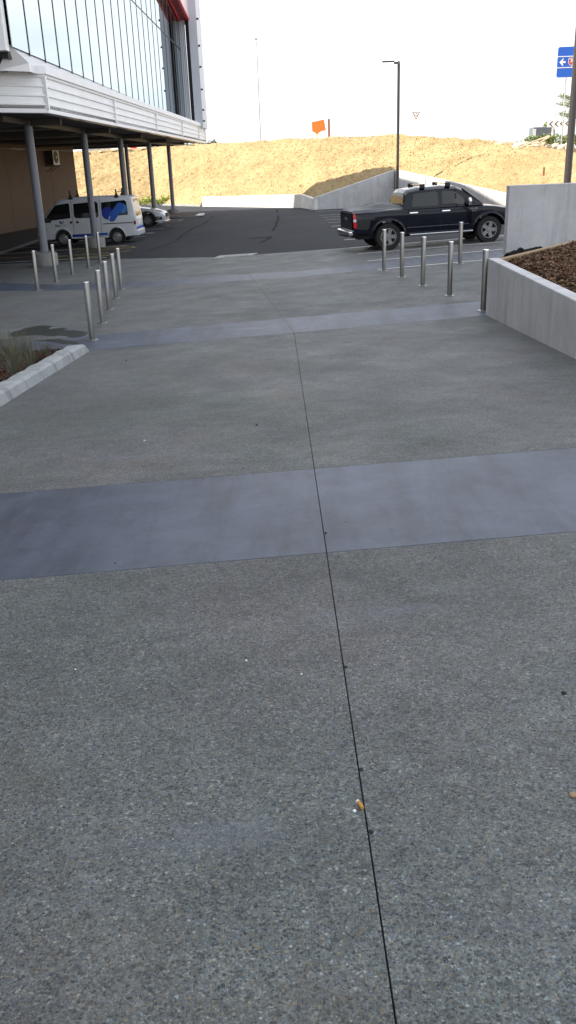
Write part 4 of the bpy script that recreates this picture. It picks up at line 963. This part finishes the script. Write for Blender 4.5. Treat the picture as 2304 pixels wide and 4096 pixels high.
# straw clods and chips scattered on the near part of the bank
def clods(n):
    Vv = []; Ff = []
    for _ in range(n):
        i = rng.integers(60, len(ss)-60); j = rng.integers(2, NT_-8); p = V[i, j]+np.array([rng.normal(0, .05), 0, .02]); s = rng.uniform(.025, .06)*(1 if p[1] > 55 else .7); k0 = len(Vv)
        d = rng.normal(0, 1, (6, 3)); d /= np.linalg.norm(d, axis=1)[:, None]
        ax = np.array([[1, 0, 0], [-1, 0, 0], [0, 1, 0], [0, -1, 0], [0, 0, .8], [0, 0, -.8]])+d*.35
        Vv += list(p+ax*s)
        for q in ((0, 2, 4), (2, 1, 4), (1, 3, 4), (3, 0, 4)): Ff.append(tuple(k0+w for w in q))
    return np.array(Vv), Ff
cv, cf = clods(9000)
tag(raw('straw_clods', cv, cf, M_bank), kind='stuff')
def leafcloud(pos, rad, n, size, m, parent, name='foliage', squash=1.0, kind=None):
    u = rng.normal(0, 1, (n, 3)); u /= np.linalg.norm(u, axis=1)[:, None]; r = rng.uniform(.35, 1, n)**.6
    lump = np.array([1+.35*noise.noise(Vector(q*2.2)+Vector(pos)) for q in u]); c = u*(r*lump)[:, None]*np.array(rad)*np.array([1, 1, squash])+np.array(pos)
    a = rng.normal(0, 1, (n, 3)); a /= np.linalg.norm(a, axis=1)[:, None]; b = np.cross(a, rng.normal(0, 1, (n, 3))); b /= np.linalg.norm(b, axis=1)[:, None]
    s = size*rng.uniform(.6, 1.4, n)[:, None]
    VV = np.stack([c-a*s, c-b*s*.5, c+a*s, c+b*s*.5], 1).reshape(-1, 3); k = np.arange(n)*4
    o = raw(name, VV, np.stack([k, k+1, k+2, k+3], 1), m, parent)
    if kind: o['kind'] = kind
    return o
# lime weeds along the left foot of the bank
wp = []
for i, x in enumerate(np.arange(-19, -8.2, .4)):
    y = 80.75-(.0 if x < -11.8 else (x+11.8)*-.2); n = 140; hh = .28+.14*math.sin(i*1.7)
    wp.append(np.array([x, y, -.25+hh])+rng.normal(0, .45, (n, 3))*np.array([.5, .4, hh]))
Cc = np.concatenate(wp); n = len(Cc); a = rng.normal(0, 1, (n, 3)); a[:, 2] += 1; b = np.cross(a, rng.normal(0, 1, (n, 3))); a /= np.linalg.norm(a, axis=1)[:, None]; b /= np.linalg.norm(b, axis=1)[:, None]; k = np.arange(n)*4
tag(raw('weeds', np.stack([Cc-a*.1, Cc-b*.035, Cc+a*.1, Cc+b*.035], 1).reshape(-1, 3), np.stack([k, k+1, k+2, k+3], 1), M_weed), kind='stuff')
tag(MB().prism([(-30, 80.4), (-11.5, 80.4), (-7.75, 75.5), (-7.55, 75.6), (-11.4, 80.7), (-30, 80.75)], -.5, -.24).build('far_kerb', M_kerb), kind='structure')

# ------------------------------------------------------------------ lamp posts, signs and the rest
lp_ = empty('street_lamp', (6.35, 57.6, gz(6.3, 57)), label='tall dark lamp post with square arm head at the wall peak', cat='street lamp')
MB().lathe([(.085, 0), (.085, 8.2)], 16).build('pole', M_post, lp_, smooth=40); MB().lathe([(.085, 8.2), (.05, 8.35)], 12).build('pole_top', M_post, lp_)
MB().box(-.28, .06, -.05, .05, 8.18, 8.30).build('arm', M_post, lp_); MB().box(-.98, -.26, -.12, .12, 8.29, 8.37).build('lamp_head', M_post, lp_, bevel=.02)
MB().lathe([(.18, 0), (.18, .03)], 12).build('base_plate', M_post, lp_)
dp = empty('light_column', (6.99, 24.0, gz(6.99, 24)), label='thick dark post rising out of frame behind the tall wall', cat='street lamp')
MB().lathe([(.092, 0), (.085, 9)], 20).build('pole', M_post, dp, smooth=40); MB().lathe([(.2, 0), (.2, .03)], 12).build('base_plate', M_post, dp)
MB().box(-.1, 1.3, -.1, .1, 9.0, 9.1).build('lamp_head', M_post, dp)
# blue direction sign
bs = empty('direction_sign', (20.6, 70, 3.3), label='blue road direction sign with white arrow and red shield', cat='road sign')
sx = 1.0
def rrect(x0, x1, z0, z1, r, y0, y1, n=5):
    P = []
    for cx_, cz_, a0 in ((x1-r, z1-r, 0), (x0+r, z1-r, 90), (x0+r, z0+r, 180), (x1-r, z0+r, 270)):
        for k in range(n+1): a = R_(a0+90*k/n); P.append((cx_+r*math.cos(a), cz_+r*math.sin(a)))
    N = len(P); return MB().add([(x, y0, z) for x, z in P]+[(x, y1, z) for x, z in P], [tuple(range(N)), tuple(range(N, 2*N))[::-1]]+[(i, (i+1) % N, N+(i+1) % N, N+i) for i in range(N)])
X0, Z0 = -1.62, 4.36        # sign's lower left, local
rrect(X0, X0+3.3, Z0, Z0+2.0, .16, 0, .04).build('border', M_sw, bs); rrect(X0+.03, X0+3.27, Z0+.03, Z0+1.97, .14, -.01, 0).build('sign_face', M_sblue, bs)
for z in (Z0+.62, Z0+1.33): MB().box(X0+.03, X0+3.27, -.018, -.01, z, z+.055).build('white_rule', M_sw, bs)
MB().add([(X0+x, -.02, Z0+z) for x, z in ((.17, 1.0), (.42, 1.24), (.48, 1.24), (.40, 1.06), (.62, 1.06), (.62, .94), (.40, .94), (.48, .76), (.42, .76))], [tuple(range(9))]).build('arrow', M_sw, bs)
def shield(s, m, y): 
    P = [(-.34, .30), (.34, .30), (.37, 0), (.28, -.2), (0, -.36), (-.28, -.2), (-.37, 0)]; c = (X0+1.12, Z0+1.0)
    MB().add([(c[0]+x*s, y, c[1]+z*s) for x, z in P], [tuple(range(7))]).build('shield', m, bs)
shield(.86, M_sw, -.02); shield(.76, M_sred, -.024)
TM = lambda x, z: Matrix(((1, 0, 0, x), (0, 0, -1, -.03), (0, 1, 0, z), (0, 0, 0, 1)))
text('route_number', '20', .3, M_sw, TM(X0+.93, Z0+.98), bs, .002, .006); text('route_letter', 'A', .2, M_sw, TM(X0+1.05, Z0+.76), bs, .002, .004)
for x in (-.85, 1.0): MB().tube((x, .08, -.6), (x, .08, Z0+1.9), .045, n=10).build('sign_post', mat('galvanised', (.45, .45, .46), .5, .5) if x < 0 else bpy.data.materials['galvanised'], bs)
M_galv = bpy.data.materials['galvanised']
# roundabout give-way triangle
gw = empty('give_way_sign', (10.95, 85, 4.3), label='small red bordered triangle sign with roundabout arrows', cat='road sign')
M_gw = mat('faded_red_border', (.16, .07, .07), .5)
MB().add([(-.36, 0, 2.18), (.36, 0, 2.18), (0, 0, 1.5)], [(0, 1, 2)]).build('border', M_gw, gw); MB().add([(-.27, -.01, 2.13), (.27, -.01, 2.13), (0, -.01, 1.62)], [(0, 1, 2)]).build('sign_face', M_sw, gw)
for k in range(3):
    a0 = R_(120*k+20); rb = [(math.cos(a0+q*.28)*.12, math.sin(a0+q*.28)*.12) for q in range(6)]
    MB().add([(x*s_, -.02, 1.95+z*s_) for x, z in rb for s_ in (.8, 1.1)], [(2*q, 2*q+2, 2*q+3, 2*q+1) for q in range(5)]).build('arrow', M_post, gw)
MB().box(-.13, .13, -.01, .01, 1.02, 1.22).build('small_plate', M_sw, gw); MB().tube((0, .04, -.6), (0, .04, 2.1), .025, n=8).build('sign_post', M_sw, gw)
# orange banner between posts
ob = empty('banner', (2.4, 89.5, 4.4), label='orange sheet banner hung on yellow posts above the bank', cat='banner')
MB().add([(-.62, 0, 1.75), (.55, 0, 1.95), (.72, .02, 1.0), (.28, .01, .95), (-.1, 0, .70), (-.55, 0, .95)], [tuple(range(6))]).build('sheet', M_orange, ob)
for x in (-.18, -.06): MB().tube((x, .05, -.6), (x, .05, 1.6), .04, n=8).build('post', M_yel, ob)
for x in (-.58, .3): MB().tube((x, .05, -.6), (x, .05, 1.85), .015, n=6).build('stay', M_post, ob)
MB().tube((-1.5, .05, 1.95), (-.2, .05, 2.15), .012, n=6).build('stay', M_post, ob)
tag(MB().box(3.30, 3.50, 89.4, 89.5, 4.2, 6.38).build('flag_banner', M_brown), label='narrow reddish brown post right of the orange banner', cat='post')
tag(MB().box(2.05+10.4, 2.13+10.4, 47.0, 47.08, .9, 2.0).build('stake', M_brown), label='short wooden stake at the foot of the bank right of pickup', cat='stake')
def hi_lamp(px, py, pb, Y, lb):
    x, y, z = crest_pt(px, py, Y); r = empty('road_light', (x, y, 3.5), label=lb, cat='street lamp', group='distant road lights')
    MB().tube((0, 0, -.5), (0, 0, z-3.5), .055, .04, n=8).build('pole', M_col, r)
    MB().beam((0, -.1, z-3.5), (0, -.7, z-3.4), .05, .05).build('arm', M_sw, r); MB().beam((0, -.6, z-3.42), (0, -1.1, z-3.36), .25, .12).build('lamp_head', M_galv, r)
hi_lamp(1026, 165, 570, 100, 'thin distant light pole left of the orange banner')
# roundabout chevron board
cb = empty('chevron_board', (24.0, 86, 3.3), label='white chevron board with dark arrow points beyond the boulders', cat='road sign')
MB().box(-1.15, 1.9, 0, .04, 1.55, 2.05).build('board', M_sw, cb)
for i in range(6):
    x = -1.0+i*.48
    MB().add([(x+.28, -.01, 2.03), (x+.40, -.01, 2.03), (x+.14, -.01, 1.80), (x+.40, -.01, 1.57), (x+.28, -.01, 1.57), (x, -.01, 1.80)], [(0, 1, 2, 5), (5, 2, 3, 4)]).build('chevron', M_post, cb)
for x in (-.6, 1.2): MB().box(x-.07, x+.07, .05, .15, -.5, 1.6).build('post', M_sw, cb)
# dark vehicle roofline beyond the hedge
dv = empty('utility_trailer', (22.9, 88, 3.2), label='dark grey boxy vehicle top left of the chevron board', cat='trailer')
MB().box(-.75, .95, 0, 1.6, .6, 1.75).build('body', mat('slate_panel', (.10, .12, .15), .4), dv, bevel=.06); MB().box(-.78, -.5, -.02, .02, .9, 1.6).build('lamp_cluster', M_lens, dv)
for x in (-.4, .6): MB().tube((x, 0, .35), (x, .2, .35), .35, n=16).build('wheel', M_tyre, dv)
# white trailer and boxes seen under the canopy
tr = empty('box_trailer', (-19.3, 104, 3.4), label='white box trailer with red panel beyond the bank, under canopy', cat='trailer')
MB().box(-3.2, 2.6, 0, 2.2, .4, 2.35).build('body', M_sw, tr); MB().box(1.2, 2.1, -.02, 0, 1.0, 1.8).build('red_panel', M_red, tr)
MB().box(-3.2, -.9, -.03, -.01, .6, 2.1).build('grey_panel', M_grey, tr)
for x in (-2, 1.8): MB().tube((x, -.02, .3), (x, .2, .3), .4, n=16).build('wheel', M_tyre, tr)
# boulders
rocks = []
for i in range(5):
    bm = bmesh.new(); bmesh.ops.create_icosphere(bm, subdivisions=2, radius=.5)
    for w in bm.verts: w.co *= 1+.45*noise.noise(w.co*2.2+Vector((i*7, 0, 0))); w.co.z *= .72
    me = bpy.data.meshes.new('boulder'); bm.to_mesh(me); bm.free(); me.materials.append(M_rock); rocks.append(me)
for i in range(24):
    px = 1985+i*13.6+rng.uniform(-3, 3); dep = (61.5 if px < 2060 else 60)-i*.13+rng.uniform(-.6, 1.4)
    x, y, z = crest_pt(px, 583+rng.uniform(-7, 9)+(px-2000)*.022, dep)
    o = bpy.data.objects.new('boulder', rocks[i % 5]); C_.objects.link(o); s = rng.uniform(.5, 1.05); o.location = (x, y, z-.1); o.scale = (s*1.2, s, s); o.rotation_euler = (rng.uniform(-.4, .4), rng.uniform(-.4, .4), rng.uniform(0, 6))
    tag(o, label='pale angular boulder in the row along the top of the bank', cat='rock', group='boulders along the bank top')
for i, (px, py, Y) in enumerate(((345, 604, 92), (410, 600, 92), (455, 597, 92), (520, 594, 91.5), (575, 590, 91.5), (690, 584, 91), (1373, 546, 80))):
    x, y, z = crest_pt(px, py, Y); o = bpy.data.objects.new('boulder', rocks[i % 5]); C_.objects.link(o); o.location = (x, y, z-.1); o.scale = (.7, .5, .45)
    tag(o, label='small pale rock on the crest of the straw bank', cat='rock', group='small rocks on the crest')
# forked dead branch
br = empty('fallen_branch', crest_pt(2120, 592, 57), label='long pale forked dead branch lying below the boulders', cat='branch')
b0 = Vector(br.location)
def bp(px, py, Y, lift=0): return Vector(crest_pt(px, py, Y))-b0+Vector((0, -.1, lift))
MB().tube(bp(2063, 598, 57), bp(2130, 568, 57), .03, .05, n=8).tube(bp(2130, 568, 57), bp(2195, 546, 57.5), .05, .07, n=8).build('limb', mat('dead_wood', (.5, .4, .28), .8), br)
MB().tube(bp(2110, 580, 57), bp(2160, 570, 57), .02, .04, n=8).tube(bp(2160, 570, 57), bp(2195, 548, 57.4), .04, .06, n=8).build('limb', bpy.data.materials['dead_wood'], br)
# hedge, shrubs and trees
hg = empty('hedge', (22, 73, 3.2), label='clipped bright green hedge behind the boulders', cat='hedge')
for i in range(9): leafcloud((-3.6+i*.95, .2*math.sin(i), .35+.1*(i > 5)*i*.25), (.75, .6, .48), 700, .07, M_leaf, hg)
def tree(px, py, Y, h, r, m, lb, cat='tree', gz_=3.6, n=2200, sz=.10, nm='tree', group=None):
    x, y, z = crest_pt(px, py, Y); t_ = empty(nm, (x, y, gz_), label=lb, cat=cat, group=group); H = z-gz_
    tb = MB().tube((0, 0, -.6), (.05, 0, H*.45), .09, .06, n=8)
    for k in range(5): a = k*1.3; tb.tube((.05, 0, H*(.3+.04*k)), (r*.6*math.cos(a), r*.6*math.sin(a), H*(.6+.05*k)), .04, .015, n=6)
    tb.build('trunk', M_bark, t_, smooth=40)
    cr_ = leafcloud((0, 0, H-.75*h*.5), (r*.85, r*.8, h*.5), n, sz, m, t_, 'crown'); return t_
for px, py, lb in ((455, 588, 'leftmost small grey green tree seen beneath the canopy'), (560, 578, 'small bushy tree between two columns beyond the bank'), (640, 574, 'low spreading tree beyond the bank near the third column'), (722, 576, 'grey tree beyond the bank under the canopy edge'), (800, 568, 'sparse tree just below the canopy corner'), (852, 571, 'small tree right of the canopy corner above the bank')):
    tree(px, py, 106, 2.4, 1.6 if px < 820 else .9, M_leaf2, lb, n=1300)
tree(1990+90, 512+62, 75, 1.2, 1.1, M_leaf2, 'low grey shrub among the boulders left of hedge', 'shrub', gz_=3.0, n=700, nm='shrub')
tree(2195, 492, 95, 2.0, .8, M_leaf, 'small green shrub behind the left end of chevron board', 'shrub', gz_=3.3, n=900, nm='shrub')
# layered conifer
npn = empty('norfolk_pine', (32.0, 104, 3.2), label='tiered conifer with flat branches behind the dark post', cat='tree')
MB().tube((0, 0, -.6), (0, 0, 13.5), .2, .04, n=10).build('trunk', M_bark, npn, smooth=40)
for zt_, ln in ((2.6, 3.6), (3.6, 3.4), (4.3, 3.3), (6.6, 3.1), (8.6, 2.5), (10.2, 1.9), (11.8, 1.2)):
    mb = MB(); tv = []
    for k in range(7):
        a = k*2*math.pi/7+zt_; L_ = ln*rng.uniform(.85, 1.05); mb.tube((0, 0, zt_), (L_*math.cos(a), L_*math.sin(a), zt_+.25*L_), .06, .015, n=5)
        for q in np.linspace(.25, 1, 12): tv.append((L_*q*math.cos(a), L_*q*math.sin(a), zt_+.25*L_*q+.08))
    brh = mb.build('branch_tier', M_bark, npn)
    Cc = np.repeat(np.array(tv), 26, 0)+rng.normal(0, 1, (len(tv)*26, 3))*np.array([.22, .22, .12]); n = len(Cc); a = rng.normal(0, 1, (n, 3)); b = np.cross(a, rng.normal(0, 1, (n, 3)))
    a /= np.linalg.norm(a, axis=1)[:, None]; b /= np.linalg.norm(b, axis=1)[:, None]; k = np.arange(n)*4
    raw('needles', np.stack([Cc-a*.12, Cc-b*.03, Cc+a*.12, Cc+b*.03], 1).reshape(-1, 3), np.stack([k, k+1, k+2, k+3], 1), M_leaf, brh)['kind'] = 'stuff'

# ------------------------------------------------------------------ small things on the paving
def pebble(x, y, s, m, label, cat, name):
    bm = bmesh.new(); bmesh.ops.create_icosphere(bm, subdivisions=2, radius=s)
    for w in bm.verts: w.co *= 1+.35*noise.noise(w.co/s*1.3+Vector((x*9, y*5, 0))); w.co.z *= .6
    me = bpy.data.meshes.new(name); bm.to_mesh(me); bm.free(); me.materials.append(m)
    for p in me.polygons: p.use_smooth = True
    o = bpy.data.objects.new(name, me); C_.objects.link(o); o.location = (x, y, gz(x, y)+s*.35); return tag(o, label=label, cat=cat)
M_pb = mat('tan_stone', (.32, .22, .13), .8); M_dk = mat('dark_crumb', (.02, .02, .02), .8)
butt = empty('cigarette_butt', (.135, 2.01, gz(.135, 2.01)+.009), 1.95, label='orange cigarette butt lying beside the joint', cat='cigarette butt')
MB().tube((-.014, 0, 0), (.014, 0, 0), .0055, n=12).build('filter', mat('cork_paper', (.5, .25, .045), .7), butt, smooth=40)
MB().tube((.0141, 0, 0), (.0185, .001, 0), .0056, n=12).build('burnt_end', M_sw, butt)
pebble(.117, 1.995, .0055, M_sw, 'scrap of white paper beside the orange butt', 'litter', 'paper_scrap')
pebble(.735, 2.01, .011, M_pb, 'tan pebble at the right edge of the near paving', 'pebble', 'pebble')
pebble(.87, 2.56, .009, M_dk, 'dark crumb on the near paving by the right edge', 'pebble', 'pebble')
def at(px, py):
    d = F+RX*((px-1152)/3500)-UY*((py-2048)/3500); t_ = .5
    while True:
        q = CAM+d*t_
        if q.z < gz(q.x, q.y) or t_ > 60: return q.x, q.y
        t_ *= 1.002
for px, py, s, m, lb in ((505, 1443, .02, M_dk, 'dark stone on the paving right of the kerb tip'), (1027, 1702, .018, M_dk, 'dark flat chip left of the centre joint'), (578, 1764, .016, M_sw, 'pale chip on the paving left of the joint'),
                         (461, 2254, .008, M_dk, 'tiny dark crumb on the lower left of the near blue band'), (1383, 2089, .006, M_dk, 'tiny dark crumb on the blue band right of the joint'), (985, 2645, .008, M_sw, 'white grit below the near blue band'),
                         (1206, 2700, .007, M_sw, 'white fleck of grit close left of the joint'), (302, 2680, .006, M_sw, 'pale grit at the lower left paving')):
    x, y = at(px, py); pebble(x, y, s*.6, m, lb, 'pebble', 'pebble')
# dirt packed in the joint
for px, py in ((1383, 2672), (1444, 3080), (1484, 3330), (1303, 2135)):
    x, y = at(px, py); pebble(x, y, .007, M_dk, 'lump of dark dirt caught in the long joint', 'dirt', 'dirt_lump')['group'] = 'dirt lumps in the joint'
